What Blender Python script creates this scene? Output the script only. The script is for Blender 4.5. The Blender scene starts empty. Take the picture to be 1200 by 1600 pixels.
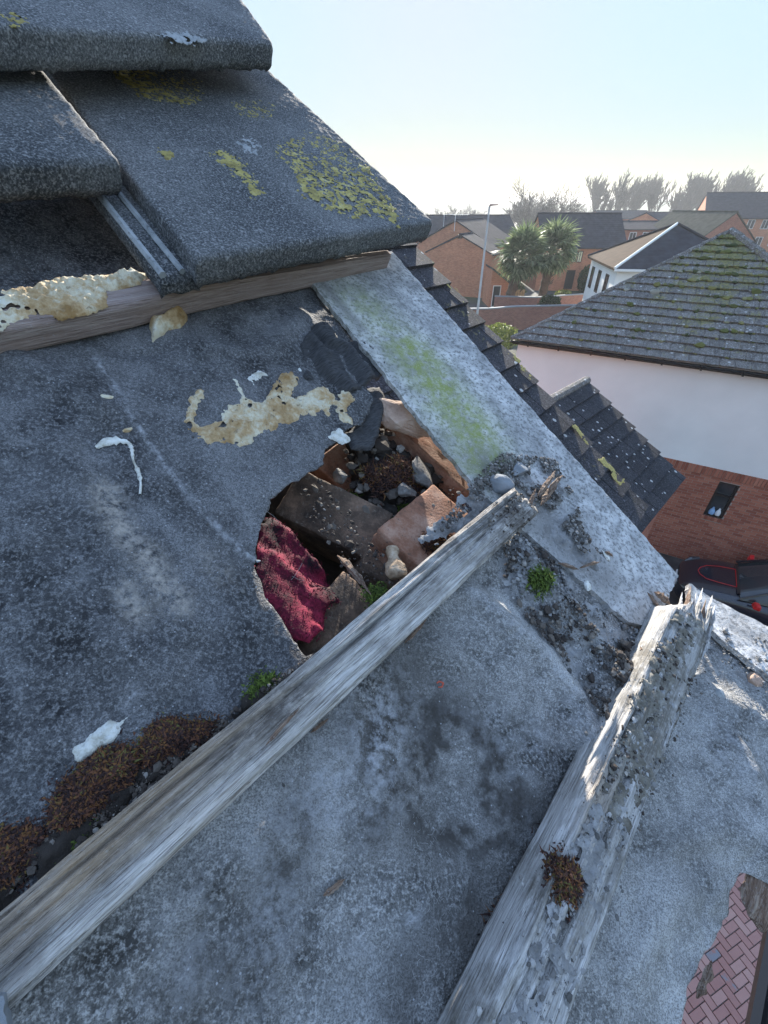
import bpy, bmesh, math, random
import numpy as np
from mathutils import Vector, Matrix
random.seed(7); rng = np.random.default_rng(11)
scene = bpy.context.scene
COL = scene.collection

# ------------------------------------------------------------------ camera, sky, sun, exposure
CAM_Z = 8.4
FPX = 680.0                                   # focal length in photo pixels (photo 1200 x 1600)
PITCH = math.atan(478 / FPX)
CP, SP = math.cos(PITCH), math.sin(PITCH)
CAM = np.array([0.0, 0.0, CAM_Z])
cam_d = bpy.data.cameras.new('camera'); cam = bpy.data.objects.new('camera', cam_d); COL.objects.link(cam)
cam.location = (0, 0, CAM_Z); cam.rotation_euler = (math.pi / 2 - PITCH, 0, 0)
cam_d.sensor_fit = 'VERTICAL'; cam_d.sensor_height = 32; cam_d.lens = FPX / 1600 * 32
cam_d.clip_start = 0.01; cam_d.clip_end = 6000
scene.camera = cam
SUN_AZ, SUN_EL = math.radians(4), math.radians(18.5)
w = bpy.data.worlds.new('World'); scene.world = w; w.use_nodes = True
wn = w.node_tree.nodes; wl = w.node_tree.links
sky = wn.new('ShaderNodeTexSky'); sky.sky_type = 'NISHITA'; sky.sun_disc = False
sky.sun_elevation = SUN_EL; sky.sun_rotation = SUN_AZ; sky.air_density = 1.0; sky.dust_density = 0.1; sky.ozone_density = 1.5
bw = wn.new('ShaderNodeRGBToBW'); pw = wn.new('ShaderNodeMath'); pw.operation = 'POWER'; pw.inputs[1].default_value = -0.96   # added compression: evens the sky's brightness to lift the shade, keeps the hue
vm = wn.new('ShaderNodeVectorMath'); vm.operation = 'SCALE'; hs = wn.new('ShaderNodeHueSaturation'); hs.inputs['Saturation'].default_value = 0.85
wl.new(sky.outputs[0], bw.inputs[0]); wl.new(bw.outputs[0], pw.inputs[0]); wl.new(sky.outputs[0], vm.inputs[0]); wl.new(pw.outputs[0], vm.inputs['Scale']); wl.new(vm.outputs[0], hs.inputs['Color'])
wl.new(hs.outputs[0], wn['Background'].inputs[0]); wn['Background'].inputs[1].default_value = 0.15
sd = bpy.data.lights.new('sun', 'SUN'); sd.energy = 3.0; sd.angle = math.radians(0.6); sd.color = (1, 0.93, 0.82)
sun = bpy.data.objects.new('sun', sd); COL.objects.link(sun)
sdir = Vector((math.sin(SUN_AZ) * math.cos(SUN_EL), math.cos(SUN_AZ) * math.cos(SUN_EL), math.sin(SUN_EL)))
sun.rotation_euler = sdir.to_track_quat('Z', 'Y').to_euler(); sun.location = (0, 0, 60)
scene.view_settings.view_transform = 'Standard'; scene.view_settings.look = 'None'
scene.view_settings.exposure = 2.28; scene.view_settings.gamma = 1.0
scene.render.engine = 'CYCLES'

# ------------------------------------------------------------------ photo ray helpers
def ray(u, v):
    x = (u - 600) / FPX; y = (800 - v) / FPX
    return np.array([x, CP + SP * y, -SP + CP * y])
def at(u, v, t):
    return CAM + ray(u, v) * t
def at_z(u, v, z):
    r = ray(u, v); return CAM + r * ((z - CAM_Z) / r[2])
class Frame:                                  # a plane in the world: origin, ex, ey, normal
    def __init__(s, o, ex, ey):
        s.o = np.array(o, float); s.ex = np.array(ex, float) / np.linalg.norm(ex)
        ey = np.array(ey, float); ey = ey - s.ex * ey.dot(s.ex); s.ey = ey / np.linalg.norm(ey)
        s.n = np.cross(s.ex, s.ey)
    def un(s, u, v, k=0.0):
        r = ray(u, v); t = (s.o + s.n * k - CAM).dot(s.n) / r.dot(s.n)
        P = CAM + r * t - s.o; return np.array([P.dot(s.ex), P.dot(s.ey)])
    def uns(s, pts, k=0.0): return np.array([s.un(u, v, k) for u, v in pts])
    def pt(s, x, y, k=0.0): return s.o + s.ex * x + s.ey * y + s.n * k
    def mat(s, x=0, y=0, k=0):
        m = Matrix.Identity(4)
        for i in range(3):
            m[i][0] = s.ex[i]; m[i][1] = s.ey[i]; m[i][2] = s.n[i]
        p = s.pt(x, y, k); m[0][3], m[1][3], m[2][3] = p; return m
H = 0.29                                       # camera height above our roof plane
RP = math.radians(30.5); AZ = math.radians(44.5)
d1 = np.array([math.sin(AZ), math.cos(AZ), 0]); hup = np.array([-math.cos(AZ), math.sin(AZ), 0])
upv = hup * math.cos(RP) + np.array([0, 0, math.sin(RP)])
n0 = np.cross(d1, upv)
ROOF = Frame(CAM - n0 * H, d1, upv)

# ------------------------------------------------------------------ noise
def _hash(ix, iy, iz, seed):
    h = (ix.astype(np.int64) * 374761393 + iy.astype(np.int64) * 668265263 + iz.astype(np.int64) * 2147483647 + seed * 974634777) & 0xffffffff
    h = ((h ^ (h >> 13)) * 1274126177) & 0xffffffff
    h = ((h ^ (h >> 16)) * 2246822519) & 0xffffffff
    return ((h ^ (h >> 15)) & 0xffffff) / float(0xffffff)
def vnoise(x, y, z=0.0, seed=0):
    x = np.asarray(x, float); y = np.asarray(y, float) + 0 * x; z = np.asarray(z, float) + 0 * x
    xi, yi, zi = np.floor(x), np.floor(y), np.floor(z); fx, fy, fz = x - xi, y - yi, z - zi
    fx, fy, fz = [f * f * f * (f * (f * 6 - 15) + 10) for f in (fx, fy, fz)]
    r = 0
    for a in (0, 1):
        for b in (0, 1):
            for c in (0, 1):
                r = r + _hash(xi + a, yi + b, zi + c, seed) * (fx if a else 1 - fx) * (fy if b else 1 - fy) * (fz if c else 1 - fz)
    return r * 2 - 1
def fbm(x, y, z=0.0, oct=4, seed=0, gain=0.5):
    r = 0; a = 1.0; tot = 0
    x = np.asarray(x, float); y = np.asarray(y, float); z = np.asarray(z, float)
    for i in range(oct):
        r = r + a * vnoise(x, y, z, seed + i * 17); tot += a; a *= gain; x, y, z = x * 2.03, y * 2.03, z * 2.03
    return r / tot
def sstep(a, b, x): t = np.clip((x - a) / (b - a), 0, 1); return t * t * (3 - 2 * t)
def seg_dist(px, py, poly, closed=True):
    d = np.full(np.shape(px), 1e9); n = len(poly)
    for i in range(n if closed else n - 1):
        ax, ay = poly[i]; bx, by = poly[(i + 1) % n]
        dx, dy = bx - ax, by - ay; L = dx * dx + dy * dy + 1e-18
        t = np.clip(((px - ax) * dx + (py - ay) * dy) / L, 0, 1)
        d = np.minimum(d, np.hypot(px - ax - t * dx, py - ay - t * dy))
    return d
def in_poly(px, py, poly):
    c = np.zeros(np.shape(px), bool); n = len(poly)
    for i in range(n):
        ax, ay = poly[i]; bx, by = poly[(i + 1) % n]
        if ay == by: continue
        c ^= ((ay > py) != (by > py)) & (px < (bx - ax) * (py - ay) / (by - ay) + ax)
    return c
def sdf(px, py, poly):
    d = seg_dist(px, py, poly); return np.where(in_poly(px, py, poly), d, -d)

# ------------------------------------------------------------------ materials (node helper)
class Mat:
    def __init__(s, name):
        s.m = bpy.data.materials.new(name); s.m.use_nodes = True; s.t = s.m.node_tree
        s.b = s.t.nodes['Principled BSDF']; s.pos = None
    def N(s, k): return s.t.nodes.new(k)
    def L(s, a, b):
        if hasattr(a, 'is_output') or isinstance(a, bpy.types.NodeSocket): s.t.links.new(a, b)
        else: b.default_value = a if not isinstance(a, tuple) or len(a) == 4 or b.type != 'RGBA' else (*a, 1)
    def P(s):
        if not s.pos: s.pos = s.N('ShaderNodeNewGeometry').outputs['Position']
        return s.pos
    def O(s): return s.N('ShaderNodeTexCoord').outputs['Object']
    def isl(s): return s.N('ShaderNodeNewGeometry').outputs['Random Per Island']
    def orand(s): return s.N('ShaderNodeObjectInfo').outputs['Random']
    def attr(s, n): a = s.N('ShaderNodeAttribute'); a.attribute_name = n; return a.outputs['Fac']
    def map(s, v, sc=(1, 1, 1), loc=(0, 0, 0), rot=(0, 0, 0)):
        n = s.N('ShaderNodeMapping'); s.L(v, n.inputs[0]); n.inputs['Scale'].default_value = sc; n.inputs['Location'].default_value = loc; n.inputs['Rotation'].default_value = rot; return n.outputs[0]
    def noise(s, v, sc, det=5, ro=0.55, dist=0.0):
        n = s.N('ShaderNodeTexNoise'); s.L(v, n.inputs['Vector']); n.inputs['Scale'].default_value = sc; n.inputs['Detail'].default_value = det
        n.inputs['Roughness'].default_value = ro; n.inputs['Distortion'].default_value = dist; return n.outputs['Fac']
    def vor(s, v, sc, feat='F1', out='Distance', rnd=1.0):
        n = s.N('ShaderNodeTexVoronoi'); n.feature = feat; s.L(v, n.inputs['Vector']); n.inputs['Scale'].default_value = sc; n.inputs['Randomness'].default_value = rnd; return n.outputs[out]
    def ramp(s, f, stops):
        n = s.N('ShaderNodeValToRGB'); s.L(f, n.inputs[0]); e = n.color_ramp.elements
        while len(e) < len(stops): e.new(0.5)
        for el, (p, c) in zip(e, stops): el.position = p; el.color = (*c, 1) if isinstance(c, tuple) else (c, c, c, 1)
        return n.outputs[0]
    def rng(s, f, lo, hi, a=0.0, b=1.0):
        n = s.N('ShaderNodeMapRange'); s.L(f, n.inputs[0]); n.inputs[1].default_value = lo; n.inputs[2].default_value = hi; n.inputs[3].default_value = a; n.inputs[4].default_value = b; return n.outputs[0]
    def mix(s, f, a, b, mode='MIX'):
        n = s.N('ShaderNodeMix'); n.data_type = 'RGBA'; n.blend_type = mode
        s.L(f, n.inputs[0]); s.L(a, n.inputs[6]); s.L(b, n.inputs[7]); return n.outputs[2]
    def m2(s, op, a, b=0.0, clamp=False):
        n = s.N('ShaderNodeMath'); n.operation = op; n.use_clamp = clamp; s.L(a, n.inputs[0]); s.L(b, n.inputs[1]); return n.outputs[0]
    def xyz(s, v):
        n = s.N('ShaderNodeSeparateXYZ'); s.L(v, n.inputs[0]); return n.outputs
    def comb(s, x, y, z=0.0):
        n = s.N('ShaderNodeCombineXYZ'); s.L(x, n.inputs[0]); s.L(y, n.inputs[1]); s.L(z, n.inputs[2]); return n.outputs[0]
    def bump(s, h, st, dist, prev=None):
        n = s.N('ShaderNodeBump'); s.L(h, n.inputs['Height']); n.inputs['Strength'].default_value = st; n.inputs['Distance'].default_value = dist
        if prev is not None: s.L(prev, n.inputs['Normal'])
        return n.outputs[0]
    def done(s, col, rough=0.85, bump=None, spec=0.3, **kw):
        s.L(col, s.b.inputs['Base Color']); s.L(rough, s.b.inputs['Roughness']); s.b.inputs['Specular IOR Level'].default_value = spec
        if bump is not None: s.L(bump, s.b.inputs['Normal'])
        for k, v in kw.items(): s.b.inputs[k.replace('_', ' ')].default_value = v
        return s.m
def plain(name, col, rough=0.7, var=0.15, sc=6.0, spec=0.3, bumpd=0.0, **kw):
    m = Mat(name); n = m.noise(m.P(), sc, 4); c2 = tuple(min(1, c * (1 + var)) for c in col); c1 = tuple(c * (1 - var) for c in col)
    c = m.ramp(n, [(0.3, c1), (0.7, c2)])
    return m.done(c, rough, m.bump(n, 0.5, bumpd) if bumpd else None, spec, **kw)

# ------------------------------------------------------------------ object helpers
def add_mesh(name, V, F, mat=None, parent=None, matrix=None, smooth=False, attrs=None, recenter=False):
    V = np.asarray(V, float)
    if recenter and parent is None and matrix is None:
        c = V.mean(0); c[2] = V[:, 2].min(); V = V - c; matrix = Matrix.Translation(Vector(c))
    me = bpy.data.meshes.new(name); me.from_pydata(V.tolist(), [], [list(map(int, f)) for f in F])
    if smooth: me.polygons.foreach_set('use_smooth', [True] * len(me.polygons))
    if attrs:
        for k, a in attrs.items():
            at_ = me.attributes.new(k, 'FLOAT', 'POINT'); at_.data.foreach_set('value', np.asarray(a, np.float32))
    me.update()
    o = bpy.data.objects.new(name, me); COL.objects.link(o)
    if mat: me.materials.append(mat)
    if parent: o.parent = parent
    if matrix is not None:
        if parent: o.matrix_parent_inverse = parent.matrix_world.inverted()
        o.matrix_world = matrix
    return o
def inst(name, me, matrix, parent=None):      # another object on shared mesh data; matrix is local to the parent
    o = bpy.data.objects.new(name, me); COL.objects.link(o)
    if parent: o.parent = parent
    o.matrix_local = matrix; return o
def tag(o, label, cat=None, group=None, kind=None):
    if label: o['label'] = label
    if cat: o['category'] = cat
    if group: o['group'] = group
    if kind: o['kind'] = kind
    return o
def empty(name, loc, rz=0.0, matrix=None):
    o = bpy.data.objects.new(name, None); COL.objects.link(o); o.empty_display_size = 0.1
    if matrix is not None: o.matrix_world = matrix
    else: o.location = loc; o.rotation_euler = (0, 0, rz)
    bpy.context.view_layer.update()
    return o
class MB:                                      # collects simple solids into one mesh
    def __init__(s): s.V = []; s.F = []
    def box(s, x0, x1, y0, y1, z0, z1, bev=0.0):
        b = len(s.V)
        s.V += [(x, y, z) for z in (z0, z1) for y in (y0, y1) for x in (x0, x1)]
        s.F += [[b + i for i in f] for f in ((0, 2, 3, 1), (4, 5, 7, 6), (0, 1, 5, 4), (2, 6, 7, 3), (0, 4, 6, 2), (1, 3, 7, 5))]; return s
    def hexa(s, P):                            # 8 points ordered like box
        b = len(s.V); s.V += [tuple(p) for p in P]
        s.F += [[b + i for i in f] for f in ((0, 2, 3, 1), (4, 5, 7, 6), (0, 1, 5, 4), (2, 6, 7, 3), (0, 4, 6, 2), (1, 3, 7, 5))]; return s
    def prism(s, poly, z0, z1, ax='z'):
        b = len(s.V); n = len(poly)
        def mk(p, z): return {'z': (p[0], p[1], z), 'y': (p[0], z, p[1]), 'x': (z, p[0], p[1])}[ax]
        s.V += [mk(p, z0) for p in poly] + [mk(p, z1) for p in poly]
        s.F += [[b + i for i in range(n)][::-1], [b + n + i for i in range(n)]] + [[b + i, b + (i + 1) % n, b + n + (i + 1) % n, b + n + i] for i in range(n)]; return s
    def tube(s, pts, rad, n=6, caps=True):
        b = len(s.V); pts = [Vector(p) for p in pts]; m = len(pts)
        if not hasattr(rad, '__len__'): rad = [rad] * m
        for i, p in enumerate(pts):
            d = (pts[min(i + 1, m - 1)] - pts[max(i - 1, 0)]).normalized()
            a = d.orthogonal().normalized() if i == 0 else (a - d * a.dot(d)).normalized()
            c = d.cross(a)
            for j in range(n):
                t = 2 * math.pi * j / n; s.V.append(tuple(p + (a * math.cos(t) + c * math.sin(t)) * rad[i]))
        for i in range(m - 1):
            for j in range(n): s.F.append([b + i * n + j, b + i * n + (j + 1) % n, b + (i + 1) * n + (j + 1) % n, b + (i + 1) * n + j])
        if caps: s.F.append([b + j for j in range(n)][::-1]); s.F.append([b + (m - 1) * n + j for j in range(n)])
        return s
    def quad(s, a, b_, c, d): b = len(s.V); s.V += [tuple(a), tuple(b_), tuple(c), tuple(d)]; s.F.append([b, b + 1, b + 2, b + 3]); return s
    def tri(s, a, b_, c): b = len(s.V); s.V += [tuple(a), tuple(b_), tuple(c)]; s.F.append([b, b + 1, b + 2]); return s
    def build(s, name, mat, parent=None, **k): return add_mesh(name, s.V, s.F, mat, parent, **k)

def contour_mesh(field, x0, y0, res):          # marching squares: the region field > 0 as faces; returns pts, faces, interpolation function
    ny, nx = field.shape; ins = field > 0
    vid = -np.ones((ny, nx), int); vid[ins] = np.arange(ins.sum())
    jj, ii = np.nonzero(ins); P = list(zip(x0 + ii * res, y0 + jj * res)); F = []; ed = {}
    full = ins[:-1, :-1] & ins[1:, :-1] & ins[:-1, 1:] & ins[1:, 1:]
    anyi = ins[:-1, :-1] | ins[1:, :-1] | ins[:-1, 1:] | ins[1:, 1:]
    for j, i in zip(*np.nonzero(full)): F.append([vid[j, i], vid[j, i + 1], vid[j + 1, i + 1], vid[j + 1, i]])
    def edge(a, b):
        k = (a, b) if a < b else (b, a)
        if k not in ed:
            (ja, ia), (jb, ib) = k; fa, fb = field[ja, ia], field[jb, ib]; t = fa / (fa - fb)
            ed[k] = len(P); P.append((x0 + (ia + (ib - ia) * t) * res, y0 + (ja + (jb - ja) * t) * res))
        return ed[k]
    for j, i in zip(*np.nonzero(anyi & ~full)):
        c = [(j, i), (j, i + 1), (j + 1, i + 1), (j + 1, i)]; poly = []
        for q in range(4):
            a, b = c[q], c[(q + 1) % 4]
            if ins[a]: poly.append(vid[a])
            if ins[a] != ins[b]: poly.append(edge(a, b))
        if len(poly) >= 3: F.append(poly)
    return np.array(P), F
def crust(name, frame, poly, mat, thick=0.004, res=0.002, amp=0.004, nsc=90.0, base=None, k=0.0, seed=1, px=True, parent=None, edge=0.006,
          rough=0.5, rsc=220.0, sink=0.0015, flat=False, attrs=None, holes=0.0):
    """an irregular crusty patch grown on a surface inside an outline"""
    poly = frame.uns(poly, k) if px else np.array(poly)
    x0, y0 = poly.min(0) - amp * 2 - res; x1, y1 = poly.max(0) + amp * 2 + res
    X, Y = np.meshgrid(np.arange(x0, x1, res), np.arange(y0, y1, res))
    f = sdf(X, Y, poly) + amp * fbm(X * nsc, Y * nsc, 0, 4, seed)
    if holes: f = np.minimum(f, (fbm(X * nsc * .8, Y * nsc * .8, 3.3, 3, seed + 5) + holes) * 0.01)
    P, F = contour_mesh(f, x0, y0, res)
    if not len(P): return None
    d = np.maximum(0, sdf(P[:, 0], P[:, 1], poly) + amp * fbm(P[:, 0] * nsc, P[:, 1] * nsc, 0, 4, seed))
    h = thick * np.sqrt(np.clip(d / edge, 0, 1)) * (1 + rough * fbm(P[:, 0] * rsc, P[:, 1] * rsc, 0, 4, seed + 9)) - sink
    if flat: h = h * 0 + thick
    z = h + (base(P[:, 0], P[:, 1]) if base else 0) + k
    c = P.mean(0); V = np.column_stack([P[:, 0] - c[0], P[:, 1] - c[1], z])
    zb = z.min(); V[:, 2] -= zb
    at_ = {q: fn(P[:, 0], P[:, 1]) for q, fn in attrs.items()} if attrs else None
    if parent: M_ = frame.mat(c[0], c[1], zb); return add_mesh(name, V, F, mat, parent, matrix=M_, smooth=True, attrs=at_)
    return add_mesh(name, V, F, mat, matrix=frame.mat(c[0], c[1], zb), smooth=True, attrs=at_)
ICO_V = None
def ico():
    global ICO_V, ICO_F
    if ICO_V is None:
        bm = bmesh.new(); bmesh.ops.create_icosphere(bm, subdivisions=1, radius=1); ICO_V = np.array([v.co[:] for v in bm.verts]); ICO_F = np.array([[v.index for v in f.verts] for f in bm.faces]); bm.free()
    return ICO_V, ICO_F
def stones(name, frame, centers, sizes, mat, seed=3, flat=0.6):   # many crumbs joined: centers (n,3) in frame coords
    V0, F0 = ico(); r = np.random.default_rng(seed); n = len(centers); Vs = []; Fs = []
    for i in range(n):
        a = r.uniform(0, 6.28); q = V0 * r.uniform(0.6, 1.2, (12, 1)) * np.array([1, r.uniform(.55, 1), flat * r.uniform(.6, 1.2)]) * sizes[i]
        ca, sa = math.cos(a), math.sin(a); q = np.column_stack([q[:, 0] * ca - q[:, 1] * sa, q[:, 0] * sa + q[:, 1] * ca, q[:, 2]])
        Vs.append(q + centers[i] + np.array([0, 0, sizes[i] * flat * 0.4])); Fs.append(F0 + 12 * i)
    return add_mesh(name, np.vstack(Vs), np.vstack(Fs), mat, matrix=frame.mat())
def scatter_poly(frame, poly_px, n, k=0.0, seed=1):
    p = frame.uns(poly_px, k); r = np.random.default_rng(seed); out = []
    lo, hi = p.min(0), p.max(0)
    while len(out) < n:
        q = r.uniform(lo, hi, (n * 4, 2)); q = q[in_poly(q[:, 0], q[:, 1], p)]; out += list(q)
    return np.array(out[:n])

# ------------------------------------------------------------------ procedural materials
def felt_mat(name, dark, mid, dust, dustamt):
    m = Mat(name); p = m.P()
    big = m.noise(p, 7, 3, .6); med = m.noise(p, 38, 4, .68); fine = m.noise(p, 420, 2, .7)
    c = m.ramp(med, [(0.38, dark), (0.62, mid)]); stk = m.noise(m.map(m.O(), (34, 9, 9)), 1, 4, .65); c = m.mix(m.rng(stk, .50, .36, 0, .9), c, tuple(q * .55 for q in dark)); c = m.mix(m.rng(stk, .56, .72, 0, .45), c, dust)
    c = m.mix(m.rng(m.m2('ADD', m.m2('MULTIPLY', big, 0.75), m.m2('MULTIPLY', med, 0.35)), 0.46, 0.72, 0, dustamt), c, dust)
    c = m.mix(m.rng(fine, 0.46, 0.66, 0, 0.55), c, dust); vf = m.noise(p, 1100, 1, .7); c = m.mix(m.rng(vf, 0.40, 0.54, .55, 0), c, dark)
    a = m.attr('tan'); c = m.mix(m.m2('MULTIPLY', a, m.rng(m.noise(p, 150, 4, .75), 0.38, 0.62), True), c, (0.42, 0.385, 0.34))
    a = m.attr('brown'); c = m.mix(m.m2('MULTIPLY', a, m.rng(med, 0.32, 0.56), True), c, (0.055, 0.05, 0.045))
    a = m.attr('white'); c = m.mix(m.m2('MULTIPLY', a, m.rng(m.noise(p, 120, 4, .75), 0.42, 0.66), True), c, (0.45, 0.46, 0.48))
    sp = m.vor(p, 330); rn = m.vor(p, 330, out='Color'); rr = m.xyz(rn)[0]
    spk = m.m2('MULTIPLY', m.m2('LESS_THAN', sp, m.m2('MULTIPLY', rr, 0.17)), m.m2('GREATER_THAN', rr, 0.9))
    c = m.mix(m.m2('MULTIPLY', spk, 0.75), c, (0.42, 0.43, 0.45))
    cl = m.m2('MULTIPLY', m.rng(m.noise(p, 330, 3, .7), .68, .74), m.rng(big, .42, .6)); c = m.mix(m.m2('MULTIPLY', cl, .8), c, (0.46, 0.47, 0.49))
    b = m.bump(fine, 0.9, 0.0018); b = m.bump(med, 0.5, 0.004, b)
    return m.done(c, 0.85, b, 0.3)
M_FELT = felt_mat('weathered_black_felt', (0.022, 0.022, 0.024), (0.085, 0.086, 0.09), (0.33, 0.33, 0.335), 0.42)
M_FELT2 = felt_mat('dusty_grey_felt', (0.045, 0.043, 0.04), (0.22, 0.216, 0.208), (0.62, 0.615, 0.60), 0.75)
def wood_mat(name, stops, dirt, green=0.0, dirtamt=0.5, gs=(7, 190, 190)):
    m = Mat(name); o = m.O(); g = m.noise(m.map(o, gs), 1.0, 6, .62, .25); g2 = m.noise(m.map(o, (gs[0] * 3, gs[1] * 4, gs[2] * 4)), 1.0, 4, .6)
    t = m.m2('ADD', m.m2('MULTIPLY', g, 0.65), m.m2('MULTIPLY', g2, 0.35)); c = m.ramp(t, stops)
    g3 = m.noise(m.map(o, (gs[0] * 1.6, gs[1] * 5.5, gs[2] * 5.5)), 1.0, 2, .6); c = m.mix(m.rng(g3, .45, .36, 0, .55), c, tuple(q * .9 for q in stops[0][1])); c = m.mix(m.rng(g3, .58, .70, 0, .5), c, stops[-1][1])
    a = m.attr('warm'); c = m.mix(m.m2('MULTIPLY', a, m.rng(g, .35, .65, .5, 1), True), c, (0.36, 0.26, 0.165))
    n = m.noise(o, 26, 6, .65); c = m.mix(m.rng(n, .5, .68, 0, dirtamt), c, dirt)
    a = m.attr('dirt'); c = m.mix(m.m2('MULTIPLY', a, m.rng(m.noise(o, 110, 6, .7), .3, .55), True), c, dirt)
    f = m.noise(o, 600, 3, .6); c = m.mix(m.rng(f, .58, .75, 0, .35), c, (0.5, 0.5, 0.5))
    b = m.bump(g, 0.9, 0.0025); b = m.bump(g3, 0.9, 0.0016, b)
    return m.done(c, 0.85, b, 0.2)
M_WOOD_B = wood_mat('silvered_batten_wood', [(0.30, (0.13, 0.115, 0.1)), (0.44, (0.46, 0.435, 0.40)), (0.6, (0.74, 0.715, 0.675))], (0.075, 0.062, 0.052), gs=(17, 250, 250))
M_WOOD_A = wood_mat('pinkish_batten_wood', [(0.28, (0.20, 0.145, 0.125)), (0.5, (0.38, 0.30, 0.27)), (0.7, (0.50, 0.42, 0.38))], (0.22, 0.15, 0.12), dirtamt=.25)
M_WOOD_C = wood_mat('rotten_batten_wood', [(0.30, (0.14, 0.13, 0.12)), (0.46, (0.44, 0.43, 0.415)), (0.64, (0.72, 0.71, 0.70))], (0.13, 0.115, 0.09), dirtamt=.85, gs=(20, 220, 220))
M_SPLINT = wood_mat('splintered_wood', [(0.32, (0.075, 0.042, 0.03)), (0.48, (0.21, 0.14, 0.10)), (0.66, (0.42, 0.34, 0.27))], (0.08, 0.055, 0.04), dirtamt=.4, gs=(20, 320, 320))
def tile_mat(name, a, b_, moss=0.0, spots=0.0, fine=700, lichen=0.0, scale=1.0):
    m = Mat(name); p = m.P(); n = m.noise(p, 9 * scale, 5, .6); f = m.noise(p, fine, 4, .7)
    c = m.ramp(n, [(0.32, a), (0.7, b_)]); c = m.mix(m.rng(f, .5, .68, 0, .8), c, tuple(min(.5, x * 2.6) for x in b_)); c = m.mix(m.rng(f, .36, .46, .7, 0), c, tuple(x * .35 for x in a))
    c = m.mix(m.rng(m.noise(p, fine * .45, 1), .64, .70, 0, .6), c, tuple(min(.45, x * 3) for x in b_)); rv = m.orand(); c = m.mix(0.35, c, m.mix(rv, (0.25, 0.25, 0.25), (1, 1, 1)), 'MULTIPLY')
    if spots:
        v = m.vor(p, 7.5 * scale); r = m.xyz(m.vor(p, 7.5 * scale, out='Color')); e = m.m2('ADD', v, m.m2('MULTIPLY', m.noise(p, 40 * scale, 3), .12))
        c = m.mix(m.m2('MULTIPLY', m.m2('LESS_THAN', e, m.m2('ADD', m.m2('MULTIPLY', r[1], 0.2), .10)), m.m2('GREATER_THAN', r[0], 1 - spots)), c, (0.5, 0.51, 0.5))
    if moss:
        q = m.noise(p, 2.2 * scale, 6, .7); q2 = m.noise(p, 18 * scale, 4, .7)
        k = m.m2('ADD', m.m2('MULTIPLY', q, .6), m.m2('MULTIPLY', q2, .4)); at_ = m.attr('moss')
        c = m.mix(m.rng(m.m2('ADD', k, m.m2('MULTIPLY', at_, .17)), 0.59 - moss * .02, 0.66, 0, .9), c, m.ramp(q2, [(0.35, (0.08, 0.09, 0.03)), (0.6, (0.26, 0.24, 0.09)), (.75, (.34, .25, .11))]))
    b = m.bump(f, 1.0, .9 / fine); return m.done(c, 0.92, m.bump(n, .3, .004, b), 0.2)
M_TILE = tile_mat('charcoal_granular_tile', (0.075, 0.08, 0.086), (0.20, 0.205, 0.208), fine=560)
M_TILE_FAR = tile_mat('dark_roof_tile', (0.035, 0.036, 0.042), (0.065, 0.065, 0.072), moss=.5, spots=.45, fine=60)
M_TILE_SPOT = tile_mat('spotted_roof_tile', (0.03, 0.032, 0.038), (0.055, 0.056, 0.062), spots=.75, fine=60)
M_TILE_MOSS = tile_mat('mossy_roof_tile', (0.13, 0.117, 0.104), (0.26, 0.242, 0.22), moss=1.5, spots=.75, fine=40)
def board_mat():
    m = Mat('fibre_cement_board'); p = m.P(); n = m.noise(p, 14, 6, .65); f = m.noise(p, 520, 4, .7); n2 = m.noise(p, 60, 5, .65)
    c = m.ramp(n2, [(0.34, (0.30, 0.30, 0.30)), (0.64, (0.66, 0.66, 0.655))]); c = m.mix(m.rng(n, .45, .6, 0, .55), c, (0.22, 0.222, 0.222)); c = m.mix(m.rng(m.noise(p, 240, 3, .75), .50, .38, 0, .8), c, (0.15, 0.15, 0.148))
    a = m.attr('algae'); c = m.mix(m.m2('MULTIPLY', a, m.rng(m.noise(p, 90, 6, .7), .28, .6), True), c, (0.27, 0.31, 0.10))
    a = m.attr('dirt'); c = m.mix(m.m2('MULTIPLY', a, m.rng(n2, .3, .55), True), c, (0.14, 0.135, 0.13))
    c = m.mix(m.rng(f, .55, .75, 0, .5), c, (0.62, 0.63, 0.64))
    return m.done(c, .85, m.bump(f, .6, .0012), .25)
M_BOARD = board_mat()
def grit_mat(name, stops, rough=.9):
    m = Mat(name); r = m.isl(); n = m.noise(m.P(), 300, 4, .7); c = m.ramp(m.m2('ADD', m.m2('MULTIPLY', r, .8), m.m2('MULTIPLY', n, .3)), stops)
    return m.done(c, rough, m.bump(n, .5, .001), .25)
M_GRIT = grit_mat('grey_grit', [(0.1, (0.06, 0.058, 0.055)), (0.45, (0.17, 0.165, 0.16)), (0.8, (0.30, 0.30, 0.30)), (.98, (.42, .41, .4))])
M_GRITD = grit_mat('dark_grit', [(0.1, (0.025, 0.02, 0.018)), (0.5, (0.07, 0.058, 0.05)), (0.85, (0.15, 0.13, 0.11)), (.99, (.4, .38, .35))])
M_GRITM = grit_mat('brown_grey_grit', [(0.1, (0.035, 0.03, 0.026)), (0.5, (0.11, 0.1, 0.09)), (0.9, (0.26, 0.25, 0.24)), (1, (.45, .44, .42))])
def moss_mat():
    m = Mat('russet_moss'); r = m.isl(); n = m.noise(m.P(), 55, 4, .7)
    return m.done(m.ramp(m.m2('ADD', m.m2('MULTIPLY', r, .4), m.m2('MULTIPLY', n, .6)), [(0.25, (0.02, 0.013, 0.013)), (0.48, (0.055, 0.03, 0.026)), (0.58, (0.12, 0.05, 0.03)), (0.66, (0.19, 0.085, 0.03)), (0.74, (0.12, 0.115, 0.035)), (0.85, (0.22, 0.2, 0.06))]), .9)
M_MOSS = moss_mat()
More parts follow.
